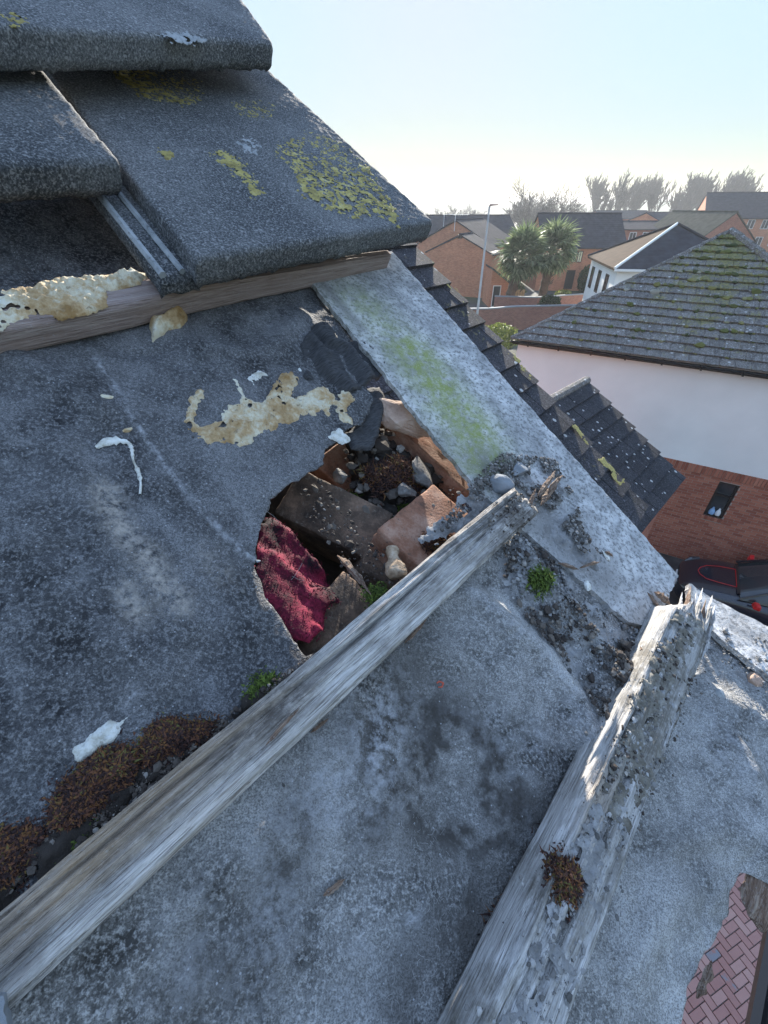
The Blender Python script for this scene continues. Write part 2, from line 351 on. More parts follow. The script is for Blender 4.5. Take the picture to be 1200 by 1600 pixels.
M_MOSSG = grit_mat('green_moss', [(0.1, (0.03, 0.04, 0.012)), (0.5, (0.07, 0.10, 0.022)), (1, (0.16, 0.22, 0.04))])
def crust_mat(name, stops, sc=45, fine=380, spk=None):
    m = Mat(name); p = m.P(); n = m.noise(p, sc, 5, .6); f = m.noise(p, fine, 4, .7)
    c = m.ramp(m.m2('ADD', m.m2('MULTIPLY', n, .75), m.m2('MULTIPLY', f, .25)), stops)
    if spk: c = m.mix(m.rng(m.noise(p, fine * .5, 5, .7), .58, .68, 0, .8), c, spk)
    return m.done(c, .85, m.bump(f, .8, .0015), .25)
M_FOAM = crust_mat('aged_foam', [(0.36, (0.30, 0.18, 0.07)), (0.46, (0.5, 0.36, 0.2)), (0.54, (0.68, 0.62, 0.46)), (0.66, (0.74, 0.74, 0.66))], 26, 300, (0.2, 0.13, 0.06))
M_FOAMW = crust_mat('white_foam', [(0.38, (0.42, 0.40, 0.33)), (0.5, (0.66, 0.66, 0.60)), (0.62, (0.82, 0.83, 0.79))], 120, 420, (0.3, 0.26, 0.2))
M_LICHEN = crust_mat('yellow_lichen', [(0.35, (0.20, 0.165, 0.07)), (0.55, (0.46, 0.385, 0.13)), (0.7, (0.58, 0.52, 0.27))], 70, 500, (0.10, 0.105, 0.10))
M_LICHW = crust_mat('grey_lichen', [(0.35, (0.24, 0.26, 0.27)), (0.6, (0.42, 0.44, 0.45))], 70, 500, (0.06, 0.06, 0.065))
M_MORTAR = crust_mat('sandy_mortar', [(0.3, (0.12, 0.117, 0.113)), (0.5, (0.27, 0.267, 0.263)), (0.7, (0.45, 0.45, 0.455))], 60, 520, (0.09, 0.082, 0.075))
M_MORTARD = crust_mat('dirty_mortar', [(0.3, (0.06, 0.055, 0.05)), (0.5, (0.15, 0.14, 0.13)), (0.7, (0.28, 0.27, 0.26))], 70, 420)
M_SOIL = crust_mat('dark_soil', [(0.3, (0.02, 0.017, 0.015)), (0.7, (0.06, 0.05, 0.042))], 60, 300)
M_RED = crust_mat('crimson_membrane', [(0.42, (0.008, 0.002, 0.005)), (0.51, (0.09, 0.005, 0.018)), (0.62, (0.27, 0.02, 0.05))], 34, 420, (0.015, 0.003, 0.006))
M_BRICKO = crust_mat('old_orange_brick', [(0.34, (0.12, 0.065, 0.045)), (0.48, (0.30, 0.145, 0.09)), (0.64, (0.46, 0.29, 0.21))], 40, 420, (0.07, 0.06, 0.05))
M_BRICKD = crust_mat('dirty_brown_brick', [(0.36, (0.05, 0.037, 0.03)), (0.52, (0.13, 0.09, 0.065)), (0.66, (0.26, 0.17, 0.12))], 40, 420, (0.2, 0.17, 0.14))
M_LINT = grit_mat('pale_fibres', [(0.1, (0.2, 0.19, 0.18)), (0.8, (0.38, 0.37, 0.36))])
M_PINKM = crust_mat('pink_mortar', [(0.3, (0.3, 0.2, 0.15)), (0.5, (0.5, 0.36, 0.28)), (0.7, (0.6, 0.5, 0.42))], 40, 300)
M_STONE = crust_mat('blue_grey_stone', [(0.3, (0.16, 0.175, 0.19)), (0.7, (0.30, 0.32, 0.345))], 50, 300)
def brick_mat(name, c1, c2, mortar, scale=1.0):
    m = Mat(name); x, y, z = m.xyz(m.O()); v = m.comb(m.m2('ADD', x, y), z)
    b = m.N('ShaderNodeTexBrick'); m.L(v, b.inputs['Vector']); b.inputs['Scale'].default_value = 1.0; b.inputs['Brick Width'].default_value = .225; b.inputs['Row Height'].default_value = .075
    b.inputs['Mortar Size'].default_value = .006; b.inputs['Color1'].default_value = (*c1, 1); b.inputs['Color2'].default_value = (*c2, 1); b.inputs['Mortar'].default_value = (*mortar, 1)
    n = m.noise(m.P(), 1.5, 6, .65); c = m.mix(.5, b.outputs['Color'], m.ramp(n, [(0.3, .55), (0.7, 1.0)]), 'MULTIPLY')
    return m.done(c, .9, m.bump(b.outputs['Fac'], -.4, .006), .2)
M_BW_BUFF = brick_mat('buff_brickwork', (0.60, 0.235, 0.12), (0.44, 0.155, 0.08), (0.48, 0.33, 0.25))
M_BW_RED = brick_mat('red_brickwork', (0.44, 0.15, 0.09), (0.33, 0.1, 0.06), (0.40, 0.32, 0.27))
M_BW_DARK = brick_mat('garden_wall_brickwork', (0.34, 0.15, 0.105), (0.24, 0.1, 0.075), (0.32, 0.26, 0.23))
M_RENDER = plain('cream_render', (0.85, 0.835, 0.80), .9, .05, 1.2)
M_WHITE = plain('white_paint', (0.78, 0.78, 0.77), .5, .04, 3)
M_DARKFRAME = plain('dark_frame', (0.03, 0.022, 0.02), .5)
M_BLACK = plain('black_plastic', (0.012, 0.012, 0.013), .35, spec=.5)
def glass_mat():
    m = Mat('window_glass'); return m.done((0.03, 0.035, 0.04), .06, None, .8)
M_GLASS = glass_mat()
M_BLIND = plain('cream_blind', (0.7, 0.62, 0.42), .8)
M_BRICKP = grit_mat('red_brick', [(0.05, (0.25, 0.085, 0.055)), (0.5, (0.37, 0.13, 0.085)), (1, (0.46, 0.19, 0.125))])
def objrand_mat(name, stops, nsc=8, bd=.003, rough=.88):
    m = Mat(name); r = m.orand(); n = m.noise(m.P(), nsc, 5, .65); c = m.ramp(m.m2('ADD', m.m2('MULTIPLY', r, .75), m.m2('MULTIPLY', n, .3)), stops); return m.done(c, rough, m.bump(n, .5, bd), .25)
M_BRICK1 = objrand_mat('wall_brick', [(0.1, (0.26, 0.085, 0.055)), (0.5, (0.38, 0.135, 0.085)), (1, (0.48, 0.2, 0.13))])
M_PAVER = objrand_mat('block_paver', [(0.1, (0.24, 0.26, 0.29)), (0.17, (0.27, 0.265, 0.28)), (0.20, (0.40, 0.21, 0.18)), (0.7, (0.48, 0.28, 0.24)), (1, (0.54, 0.35, 0.30))])
M_MORTARF = plain('mortar_bed', (0.42, 0.36, 0.32), .95)
def ground_mat():
    m = Mat('ground_tarmac'); p = m.P(); n = m.noise(p, .05, 5); f = m.noise(p, 3, 6, .7)
    c = m.mix(m.rng(n, .45, .55), m.ramp(f, [(.3, (.045, .045, .047)), (.7, (.075, .073, .07))]), m.ramp(f, [(.3, (.035, .05, .02)), (.7, (.07, .085, .03))])); return m.done(c, .9)
M_GROUND = ground_mat()
M_DRIVE = plain('dark_drive', (0.06, 0.052, 0.05), .85, .3, 5)

# ================================================================== THE SETTING: ground, drive, hills
g = MB(); g.quad((-1500, -1500, 0), (1500, -1500, 0), (1500, 1500, 0), (-1500, 1500, 0))
tag(g.build('ground', M_GROUND), None, kind='structure')
NB_E = np.array([0.853, -0.522, 0]); NB_B = np.array([0.522, 0.853, 0])        # neighbour house axes: along its front, and away from us
def hills():
    V = []; F = []; nx = 90
    for j, (y, hh) in enumerate(((420, 0), (520, 8), (700, 13), (900, 10), (1200, 0))):
        for i in range(nx):
            x = -900 + i * 20.5; V.append((x, y + 30 * math.sin(i * .3), max(0, hh + (3.5 * float(fbm(np.array(i * .16), np.array(j * 2.0), 0, 3, 4)) if hh else 0)) - .02))
    for j in range(4):
        for i in range(nx - 1): a = j * nx + i; F.append([a, a + 1, a + nx + 1, a + nx])
    m = Mat('far_fields'); p = m.P(); c = m.ramp(m.noise(p, .012, 4), [(.35, (.04, .055, .025)), (.6, (.09, .10, .045))])
    tag(add_mesh('hills', V, F, m.done(c, .95), smooth=True), None, kind='structure')
hills()

# ================================================================== OUR ROOF: felt, battens, undercloak, hole
def fold(x, y, line, amp, sig):
    d = seg_dist(x, y, line, closed=False); return amp * np.exp(-(d / sig) ** 2)
FOLD1 = ROOF.uns([(700, 900), (770, 965), (845, 1030), (890, 1095), (905, 1160), (935, 1240)])
FOLD2 = ROOF.uns([(790, 830), (830, 900), (900, 985), (960, 1060)])
FOLD3 = ROOF.uns([(560, 1150), (640, 1300), (700, 1450)])
FOLD4 = ROOF.uns([(1110, 1130), (1150, 1250), (1180, 1330)])
CRACK = ROOF.uns([(140, 545), (165, 600), (200, 640), (215, 690), (245, 712), (275, 762), (310, 795), (345, 822), (365, 850), (405, 878)])
MOREF = [(ROOF.uns(l), a_, g_) for l, a_, g_ in (([(940, 1070), (915, 1150), (940, 1230), (925, 1290)], .008, .010), ([(1090, 1080), (1140, 1130), (1200, 1160), (1260, 1230)], .009, .011), ([(1040, 1320), (1110, 1290), (1190, 1340)], .007, .011), ([(985, 1500), (1040, 1400), (1110, 1380)], .006, .012), ([(560, 1060), (690, 1010), (800, 1060), (850, 1140)], .004, .012), ([(300, 1400), (420, 1300), (520, 1290)], .004, .012), ([(640, 1400), (760, 1330), (830, 1220)], .005, .014))]
MOREU = [(ROOF.uns(l), a_, g_) for l, a_, g_ in (([(20, 560), (90, 600), (150, 640)], .006, .010), ([(300, 540), (400, 560), (470, 500)], .005, .012), ([(30, 800), (120, 960), (260, 1060)], .005, .014), ([(240, 760), (330, 900), (400, 1000)], .004, .012), ([(100, 700), (180, 860), (290, 990)], .005, .010))]
DIP1 = ROOF.uns([(640, 1060), (660, 1180), (690, 1330)])
def felt_k(x, y):
    x = np.asarray(x, float); y = np.asarray(y, float)
    k = 0.004 * fbm(x * 9, y * 9, 0, 3, 21) + 0.0012 * fbm(x * 45, y * 45, 0, 3, 22)
    low = sstep(0.0, -0.03, y)
    k = k + low * (fold(x, y, FOLD1, .012, .011) + fold(x, y, FOLD2, .011, .011) + sum(fold(x, y, *q) for q in MOREF) + fold(x, y, FOLD3, .004, .02) - fold(x, y, DIP1, .007, .035) + 0.004 * fbm(x * 22, y * 14, 5, 3, 31))
    k = k + sstep(-0.185, -0.285, y) * sstep(0.18, 0.45, x) * 0.032 + sstep(-0.19, -0.23, y) * fold(x, y, FOLD4, .007, .012)
    k = k + (1 - low) * sum(fold(x, y, *q) for q in MOREU)
    k = k - .0022 * np.exp(-(fbm(x * 7, y * 5, 2.2, 2, 51) / .035) ** 2) - .0016 * np.exp(-(fbm(x * 13, y * 9, 7.7, 2, 52) / .04) ** 2)
    return k
HOLE = [(598, 575), (570, 600), (585, 625), (572, 655), (545, 668), (522, 690), (508, 700), (505, 728), (478, 740), (462, 752), (440, 765), (424, 782), (410, 812), (402, 852), (399, 885), (408, 905), (414, 935), (425, 948), (440, 968), (474, 1024), (560, 1010), (800, 800), (810, 755), (742, 757), (690, 690), (640, 630)]
def felt_sheet(name, mat, region, holes, attrs, res=0.003, edge_amp=.0025, kk=0.0):
    poly = np.array(region); x0, y0 = poly.min(0) - res; x1, y1 = poly.max(0) + res
    X, Y = np.meshgrid(np.arange(x0, x1, res), np.arange(y0, y1, res))
    nz = edge_amp * fbm(X * 160, Y * 160, 0, 4, 5)
    f = sdf(X, Y, poly) + nz
    for h in holes: f = np.minimum(f, -sdf(X, Y, h) + nz)
    P, F = contour_mesh(f, x0, y0, res)
    z = felt_k(P[:, 0], P[:, 1]) + kk
    for h in holes:                                                  # torn edges droop or curl a little
        d = np.maximum(0, -sdf(P[:, 0], P[:, 1], h)); z = z + np.exp(-d / .008) * (0.004 * fbm(P[:, 0] * 40, P[:, 1] * 40, 0, 2, 8) - .002)
    A = {q: np.clip(fn(P[:, 0], P[:, 1]), 0, 1) for q, fn in attrs.items()}
    c = P.mean(0)
    o = add_mesh(name, np.column_stack([P[:, 0] - c[0], P[:, 1] - c[1], z]), F, mat, matrix=ROOF.mat(c[0], c[1]), smooth=True, attrs=A)
    s = o.modifiers.new('thickness', 'SOLIDIFY'); s.thickness = .0018; s.offset = -1
    return o
def blobs(lst):                                                      # soft stains: (u, v, ru, rv px-ish in mm, angle)
    L = [(ROOF.un(u, v), a, b, math.radians(ang), st) for u, v, a, b, ang, st in lst]
    def fn(x, y):
        r = 0 * x
        for c, a, b, an, st in L:
            dx, dy = x - c[0], y - c[1]; X = dx * math.cos(an) + dy * math.sin(an); Y = -dx * math.sin(an) + dy * math.cos(an)
            r = np.maximum(r, st * np.exp(-((X / a) ** 2 + (Y / b) ** 2)))
        return r
    return fn
def polyline_mask(pts, sig, st=1.0):
    L = ROOF.uns(pts); return lambda x, y: st * np.exp(-(seg_dist(x, y, L, False) / sig) ** 2)
def fmax(*fs): return lambda x, y: np.maximum.reduce([f(x, y) for f in fs])
hole_xy = ROOF.uns(HOLE)
BX0 = -0.42
up_region = [(BX0, -0.012), (0.345, -0.012), (0.345, 0.45), (0.34, 1.05), (BX0, 1.05)]
tan1 = fmax(polyline_mask([(165, 770), (185, 820), (205, 850)], .008, 1.0), polyline_mask([(225, 870), (250, 910), (280, 945)], .009, 1.0), polyline_mask([(195, 925), (220, 965)], .007, .8), polyline_mask([(325, 880), (350, 905)], .009, .35))
white1 = fmax(blobs([(390, 670, .012, .006, 40, .5), (520, 470, .03, .012, 60, .8), (425, 500, .03, .02, 20, .35), (120, 880, .03, .012, 70, .2), (60, 700, .05, .03, 10, .12), (205, 1090, .006, .003, 30, .8), (335, 690, .02, .01, 0, .25)]), polyline_mask([(140, 545), (200, 640), (245, 712)], .0022, .9), polyline_mask([(245, 712), (310, 795), (365, 850), (400, 875)], .0018, 1.0))
felt_up = felt_sheet('roofing_felt', M_FELT, up_region, [hole_xy], {'tan': tan1, 'brown': blobs([(150, 600, .03, .012, 30, .3)]), 'white': white1})
tag(felt_up, 'dark weathered roofing felt with a torn hole, above the long middle batten', 'roofing felt')
low_px = [(842, 770), (868, 830), (905, 885), (950, 925), (1000, 952), (1032, 985), (1045, 945)]
eave_px = [(1460, 1120), (1340, 1290), (1265, 1372), (1232, 1392), (1176, 1368), (1160, 1400), (1168, 1436), (1136, 1490), (1116, 1530), (1102, 1570), (1092, 1640), (1066, 1760)]
low_region = [(BX0, 0.006), (0.30, 0.006)] + [tuple(p) for p in ROOF.uns(low_px[:-1])] + [(0.455, -0.175)] + [(0.455, -0.235)] + [tuple(ROOF.un(u, v, .012)) for u, v in eave_px[2:]] + [(-.05, -.285), (BX0, -.285)]
white2 = fmax(blobs([(640, 1425, .010, .007, 20, .6), (590, 1150, .045, .025, 40, .9), (520, 1230, .03, .03, 0, .6), (420, 1420, .05, .02, 45, .45), (800, 1150, .03, .05, 30, .35), (860, 1320, .02, .04, 30, .35), (300, 1480, .04, .02, 45, .3), (930, 900, .05, .03, 0, .5), (1120, 1180, .04, .05, 10, .45), (1100, 1010, .04, .02, 10, .6), (980, 1450, .05, .06, 10, .25), (560, 1490, .03, .015, 30, .25)]), lambda x, y: .5 * np.exp(-((seg_dist(x, y, FOLD1, False)) / .012) ** 2))
brown2 = blobs([(700, 1200, .05, .08, 20, 1.6), (640, 1060, .045, .03, 20, .8), (600, 1270, .03, .02, 0, .9), (450, 1330, .06, .02, 40, .9), (720, 1430, .04, .03, 20, .9), (350, 1540, .05, .03, 40, .9), (650, 1560, .05, .04, 0, .8), (820, 1230, .02, .05, 30, .7), (1070, 1350, .03, .03, 0, .4)])
felt_lo = felt_sheet('roofing_felt', M_FELT2, low_region, [], {'tan': blobs([(640, 1100, .03, .02, 0, .12)]), 'brown': brown2, 'white': white2}, kk=.001)
tag(felt_lo, 'pale dusty roofing felt sagging below the middle batten down to the ragged eave', 'roofing felt')
# felt in the dark gap under the slipped tile continues as part of the upper sheet

def batten(name, mat, tl, tr, bl, br, ktop, thick, label, seed, rough=.0012, ragged=(0.0, 0.0), step=.0022, attrs=None, cracks=5, edgewear=.0035, ext=(0, 0), base=0.0):
    """timber batten: top-face corners in photo pixels on the plane k = ktop; x along, y across (upslope +)"""
    TL, TR, BL, BR = [ROOF.un(*q, ktop) for q in (tl, tr, bl, br)]
    a = (TL + BL) / 2; b = (TR + BR) / 2; L = np.linalg.norm(b - a); ex = (b - a) / L; ey = np.array([-ex[1], ex[0]])
    w0 = abs((TL - BL).dot(ey)); w1 = abs((TR - BR).dot(ey))
    a = a - ex * ext[0]; L = L + ext[0] + ext[1]
    fr = Frame(ROOF.pt(a[0], a[1], ktop - thick), ROOF.ex * ex[0] + ROOF.ey * ex[1], ROOF.ex * ey[0] + ROOF.ey * ey[1])
    r = np.random.default_rng(seed); ncs = []
    nt, ns = 20, 11
    prof = [(t, 1.0) for t in np.linspace(.5, -.5, nt)] + [(-.5, z) for z in np.linspace(1, 0, ns)[1:]] + [(t, 0.0) for t in np.linspace(-.5, .5, 5)[1:]] + [(.5, z) for z in np.linspace(0, 1, ns)[1:-1]]
    prof = np.array(prof); n = len(prof); m = int(L / step)
    xs = np.linspace(0, 1, m + 1)
    e0 = ragged[0] * (.5 + .5 * np.clip(vnoise(prof[:, 0] * 9 + seed, prof[:, 1] * 3, 0, seed) * 1.6, -1, 1)); e1 = ragged[1] * (.5 + .5 * np.clip(vnoise(prof[:, 0] * 9 + 7, prof[:, 1] * 3, 3, seed) * 1.6, -1, 1))
    X = e0[None, :] + (L - e1[None, :] - e0[None, :]) * xs[:, None]
    W = w0 + (w1 - w0) * (X / L); Y = prof[None, :, 0] * W; Z = prof[None, :, 1] * thick + 0 * X
    g = fbm(X * 9, Y * 420, Z * 420, 4, seed) ; g2 = fbm(X * 30, Y * 60, Z * 60, 3, seed + 3)
    disp = rough * g + rough * .8 * g2
    for c in range(cracks):
        yc = r.uniform(-.45, .45) * w0; ph = r.uniform(0, 9); x0 = r.uniform(0, L); ln = r.uniform(.08, .3)
        yy = yc + .0025 * vnoise(X * 11 + ph, 0 * X, 0, seed + c) + (X - x0) * r.uniform(-.02, .02)
        disp = disp - np.where(prof[None, :, 1] > .9, .0034 * np.exp(-((Y - yy) / .0011) ** 2) * np.exp(-((X - x0) / ln) ** 2), 0)
    cy = np.abs(prof[None, :, 0]) / .5; cz = np.abs(prof[None, :, 1] * 2 - 1)
    ew = sstep(.82, 1, cy) * sstep(.75, 1, cz) * edgewear * (.6 + .8 * fbm(X * 25, Y * 20, Z * 20, 4, seed + 6))
    Z = Z + disp * (prof[None, :, 1] > .5) - ew * np.sign(prof[None, :, 1] - .5); Y = Y + (disp * .7 * (cy > .99)) * np.sign(prof[None, :, 0]) - ew * np.sign(prof[None, :, 0])
    Y = Y + .0016 * vnoise(X * 7, 0 * X, 0, seed + 8)
    for e, wd in ((ragged[0], X / max(ragged[0], 1e-6)), (ragged[1], (L - X) / max(ragged[1], 1e-6))):     # rotted ends thin out
        if e: t = np.clip(wd, 0, 1); Z = Z - (1 - t) * (prof[None, :, 1] > .5) * thick * .5 * (.5 + .5 * fbm(X * 40, Y * 200, 0 * X, 3, seed + 2))
    V = np.column_stack([X.ravel(), Y.ravel(), Z.ravel()])
    F = [[i * n + j, (i + 1) * n + j, (i + 1) * n + (j + 1) % n, i * n + (j + 1) % n] for i in range(m) for j in range(n)]
    F += [[j for j in range(n)], [m * n + j for j in range(n)][::-1]]
    A = {}
    if attrs: A = {q: np.clip(fn(V[:, 0], V[:, 1], V[:, 2], L), 0, 1) for q, fn in attrs.items()}
    o = add_mesh(name, V, F, mat, matrix=fr.mat(), smooth=True, attrs=A)
    tag(o, label, 'batten'); return o, fr, L
def nmask(sc, lo, hi, seed): return lambda x, y: sstep(lo, hi, fbm(x * sc, y * sc * 2, 0, 3, seed))
bB, frB, LB = batten('roof_batten', M_WOOD_B, (0, 1428), (848, 722), (0, 1592), (808, 834), .026, .024, 'long silver weathered batten running diagonally across the middle, rotten at its far end', 5, ragged=(0, .012), rough=.0011, ext=(.12, .002), cracks=9,
    attrs={'warm': lambda x, y, z, L: .9 * sstep(.34, .15, x) * sstep(-.006, .012, y + .004 * fbm(x * 20, y * 20, 0, 2, 3)) + .5 * sstep(.30, .12, x) * sstep(-.2, .4, fbm(x * 10, y * 60, 0, 3, 6)),
           'dirt': lambda x, y, z, L: np.maximum(.85 * np.exp(-(((x - L * .46) / .035) ** 2 + ((y - .003) / .012) ** 2)), sstep(L - .17, L - .02, x) * .8) + .4 * sstep(.1, .5, fbm(x * 12, y * 40, 0, 3, 2))})
bA, frA, LA = batten('roof_batten', M_WOOD_A, (0, 452), (612, 388), (0, 517), (603, 398), .025, .025, 'pinkish timber batten under the verge tile, smeared with old foam at its left', 9, ext=(.10, .0), rough=.0007, cracks=3, edgewear=.003,
    attrs={'dirt': lambda x, y, z, L: .5 * sstep(.2, .6, fbm(x * 14, y * 30, z * 30, 3, 4)), 'warm': lambda x, y, z, L: .35 * sstep(.3, .6, fbm(x * 9, y * 20, 0, 3, 9))})
bC, frC, LC = batten('roof_batten', M_WOOD_C, (738, 1620), (1064, 918), (898, 1620), (1122, 958), .034, .032, 'rotten crumbling batten near the eave, coated in mortar dust and dirt', 14, ragged=(0, .03), rough=.0018, ext=(.14, 0), cracks=7, edgewear=.006,
    attrs={'dirt': lambda x, y, z, L: .95 * np.exp(-(((x - L * .72) / .09) ** 2 + ((y - .0) / .02) ** 2)) + .5 * sstep(.1, .5, fbm(x * 15, y * 30, 0, 3, 12)), 'warm': lambda x, y, z, L: .7 * np.exp(-(((x - L * .53) / .03) ** 2 + ((y - .01) / .01) ** 2))})

# ---- undercloak boards at the verge
def slab(name, frame, corners, thick, mat, label, cat, attrs=None, res=.004, amp=.0006, kfun=None, edge_amp=.0028):
    poly = np.array(corners); x0, y0 = poly.min(0) - res; x1, y1 = poly.max(0) + res
    X, Y = np.meshgrid(np.arange(x0, x1, res), np.arange(y0, y1, res)); f = sdf(X, Y, poly) + edge_amp * fbm(X * 120, Y * 120, 0, 3, 3)
    P, F = contour_mesh(f, x0, y0, res); z = amp * fbm(P[:, 0] * 130, P[:, 1] * 130, 0, 3, 2) + (kfun(P[:, 0], P[:, 1]) if kfun else 0)
    c = P.mean(0); o = add_mesh(name, np.column_stack([P[:, 0] - c[0], P[:, 1] - c[1], z]), F, mat, matrix=frame.mat(c[0], c[1]), smooth=False, attrs={q: np.clip(fn(P[:, 0], P[:, 1]), 0, 1) for q, fn in attrs.items()} if attrs else None)
    s = o.modifiers.new('thickness', 'SOLIDIFY'); s.thickness = thick; s.offset = -1
    return tag(o, label, cat)
KB = .007
b1 = [ROOF.un(*q, KB) for q in ((470, 420), (612, 392), (1059, 898), (1030, 975), (985, 975), (738, 757))]
algae = lambda x, y: np.maximum(fmax(polyline_mask([(640, 560), (690, 620), (735, 680), (750, 720)], .034, 1.2))(x, y), polyline_mask([(560, 480), (640, 560), (700, 660)], .035, .6)(x, y))
slab('undercloak_board', ROOF, b1, .005, M_BOARD, 'grey fibre cement undercloak board with green algae beside the hole', 'undercloak', {'algae': algae, 'dirt': fmax(polyline_mask([(760, 740), (850, 830), (930, 900)], .03, .8), polyline_mask([(500, 450), (560, 520)], .008, .7))}, kfun=lambda x, y: KB + 0 * x)
def k2(x, y): return .004 + sstep(-.155, -.29, y) * .034
b2 = [(0.462, -.148), (0.468, -.30), (0.36, -.30), (0.40, -.155)]
b2 = [ROOF.un(1078, 908, .006), ROOF.un(1230, 990, .034), ROOF.un(1330, 1040, .038), ROOF.un(1290, 1130, .038), ROOF.un(1190, 1040, .032), ROOF.un(1085, 960, .008)]
slab('undercloak_board', ROOF, b2, .006, M_BOARD, 'pale undercloak board tilting up past the rotten batten above the parked car', 'undercloak', {'algae': polyline_mask([(1080, 912), (1200, 978)], .006, .35), 'dirt': polyline_mask([(1120, 990), (1200, 1040)], .012, .6)}, kfun=k2)

# ---- torn felt flap at the top corner of the hole
fl = [(476, 512), (500, 508), (530, 525), (556, 538), (582, 546), (596, 572), (600, 590), (575, 598), (545, 612), (515, 605), (480, 592), (470, 560)]
m = Mat('ridged_felt'); o_ = m.O(); wv = m.noise(m.map(o_, (160, 900, 100)), 1, 3); m_ = m.done(m.ramp(wv, [(.3, (.03, .03, .032)), (.7, (.085, .086, .09))]), .85, m.bump(wv, .8, .002))
tag(crust('felt_flap', ROOF, fl, m_, thick=.005, res=.0016, amp=.007, nsc=75, base=lambda x, y: felt_k(x, y) + .004 * np.sin(x * 190 + 3 * fbm(x * 30, y * 30, 0, 2, 5)), seed=4, rough=.5, rsc=90, edge=.003), 'ribbed torn flap of black felt against the algae stained board', 'felt flap')
fl2 = [(560, 600), (600, 588), (612, 608), (606, 640), (600, 665), (585, 690), (556, 690), (545, 668), (566, 640)]
tag(crust('felt_flap', ROOF, fl2, m_, thick=.004, res=.002, amp=.003, base=lambda x, y: felt_k(x, y) - .012, seed=6, rough=.3, edge=.004), 'dark scrap of felt drooping into the top of the hole', 'felt flap')

# ---- inside the hole: brick gable wall top, rubble, membrane
def rbox(l, wd, h, seed, res=.006, amp=.0012, bev=.0016, chip=.004):
    bm = bmesh.new(); bmesh.ops.create_cube(bm, size=1); bmesh.ops.scale(bm, vec=(l, wd, h), verts=bm.verts)
    bmesh.ops.bevel(bm, geom=bm.edges[:], offset=bev, segments=2, affect='EDGES', profile=.6)
    cuts = 3
    bmesh.ops.subdivide_edges(bm, edges=[e for e in bm.edges if e.calc_length() > res * 2.5], cuts=11, use_grid_fill=True)
    bmesh.ops.triangulate(bm, faces=[f for f in bm.faces if len(f.verts) > 4])
    V = np.array([v.co[:] for v in bm.verts]); F = [[v.index for v in f.verts] for f in bm.faces]; bm.free()
    nrm = V / np.maximum(np.linalg.norm(V / np.array([l, wd, h]), axis=1, keepdims=True) * np.array([l, wd, h]), 1e-6)
    nz = fbm(V[:, 0] * 220, V[:, 1] * 220, V[:, 2] * 220, 3, seed); q = np.abs(V) / np.array([l, wd, h]) * 2; cor = np.sort(q, 1)[:, 1]
    dd = amp * nz - sstep(.8, 1, cor) * chip * np.maximum(0, fbm(V[:, 0] * 50, V[:, 1] * 50, V[:, 2] * 50, 3, seed + 2))
    return V + nrm / np.linalg.norm(nrm, axis=1, keepdims=True) * dd[:, None], F
def brick(u, v, k, size, rz, mat, label, rx=0, ry=0, seed=1, name='brick'):
    V, F = rbox(*size, seed); x, y = ROOF.un(u, v, k)
    M_ = ROOF.mat(x, y, k) @ Matrix.Rotation(math.radians(rz), 4, 'Z') @ Matrix.Rotation(math.radians(rx), 4, 'X') @ Matrix.Rotation(math.radians(ry), 4, 'Y') @ Matrix.Translation((0, 0, -size[2] / 2))
    return tag(add_mesh(name, V, F, mat, matrix=M_, smooth=True), label, 'brick')
brick(524, 802, -.044, (.098, .052, .06), -62, M_BRICKD, 'brown brick sloping beside the crimson membrane in the hole', rx=14, ry=-6, seed=2)
brick(676, 822, -.018, (.095, .062, .07), 8, M_BRICKO, 'salmon brick at the lower right of the hole, next to the batten', rx=-4, ry=5, seed=5)
brick(604, 880, -.046, (.045, .045, .06), 30, M_BRICKD, 'dark brick under the small beige lump at the batten', rx=4, ry=14, seed=15)
brick(528, 970, -.026, (.075, .045, .05), 14, M_BRICKD, 'small grey brown brick touching the batten at the bottom of the hole', seed=8, ry=3)
brick(690, 705, -.036, (.12, .05, .06), -82, M_BRICKO, 'red brick tucked under the algae stained board', rx=-8, seed=11)
brick(560, 712, -.07, (.10, .05, .06), 12, M_BRICKO, 'broken red brick at the back of the hole', rx=8, seed=12)
def lump(name, u, v, k, r, mat, label, cat, sc=(1, 1, .7), seed=1, sub=4, amp=.35, fs=1.6, rz=0):
    bm = bmesh.new(); bmesh.ops.create_icosphere(bm, subdivisions=sub, radius=1); V = np.array([q.co[:] for q in bm.verts]); F = [[q.index for q in f.verts] for f in bm.faces]; bm.free()
    V = V * (1 + amp * fbm(V[:, 0] * fs + seed, V[:, 1] * fs, V[:, 2] * fs, 4, seed))[:, None] * np.array(sc) * r
    x, y = ROOF.un(u, v, k); o = add_mesh(name, V, F, mat, matrix=ROOF.mat(x, y, k) @ Matrix.Rotation(math.radians(rz), 4, 'Z'), smooth=True)
    return tag(o, label, cat) if label else o
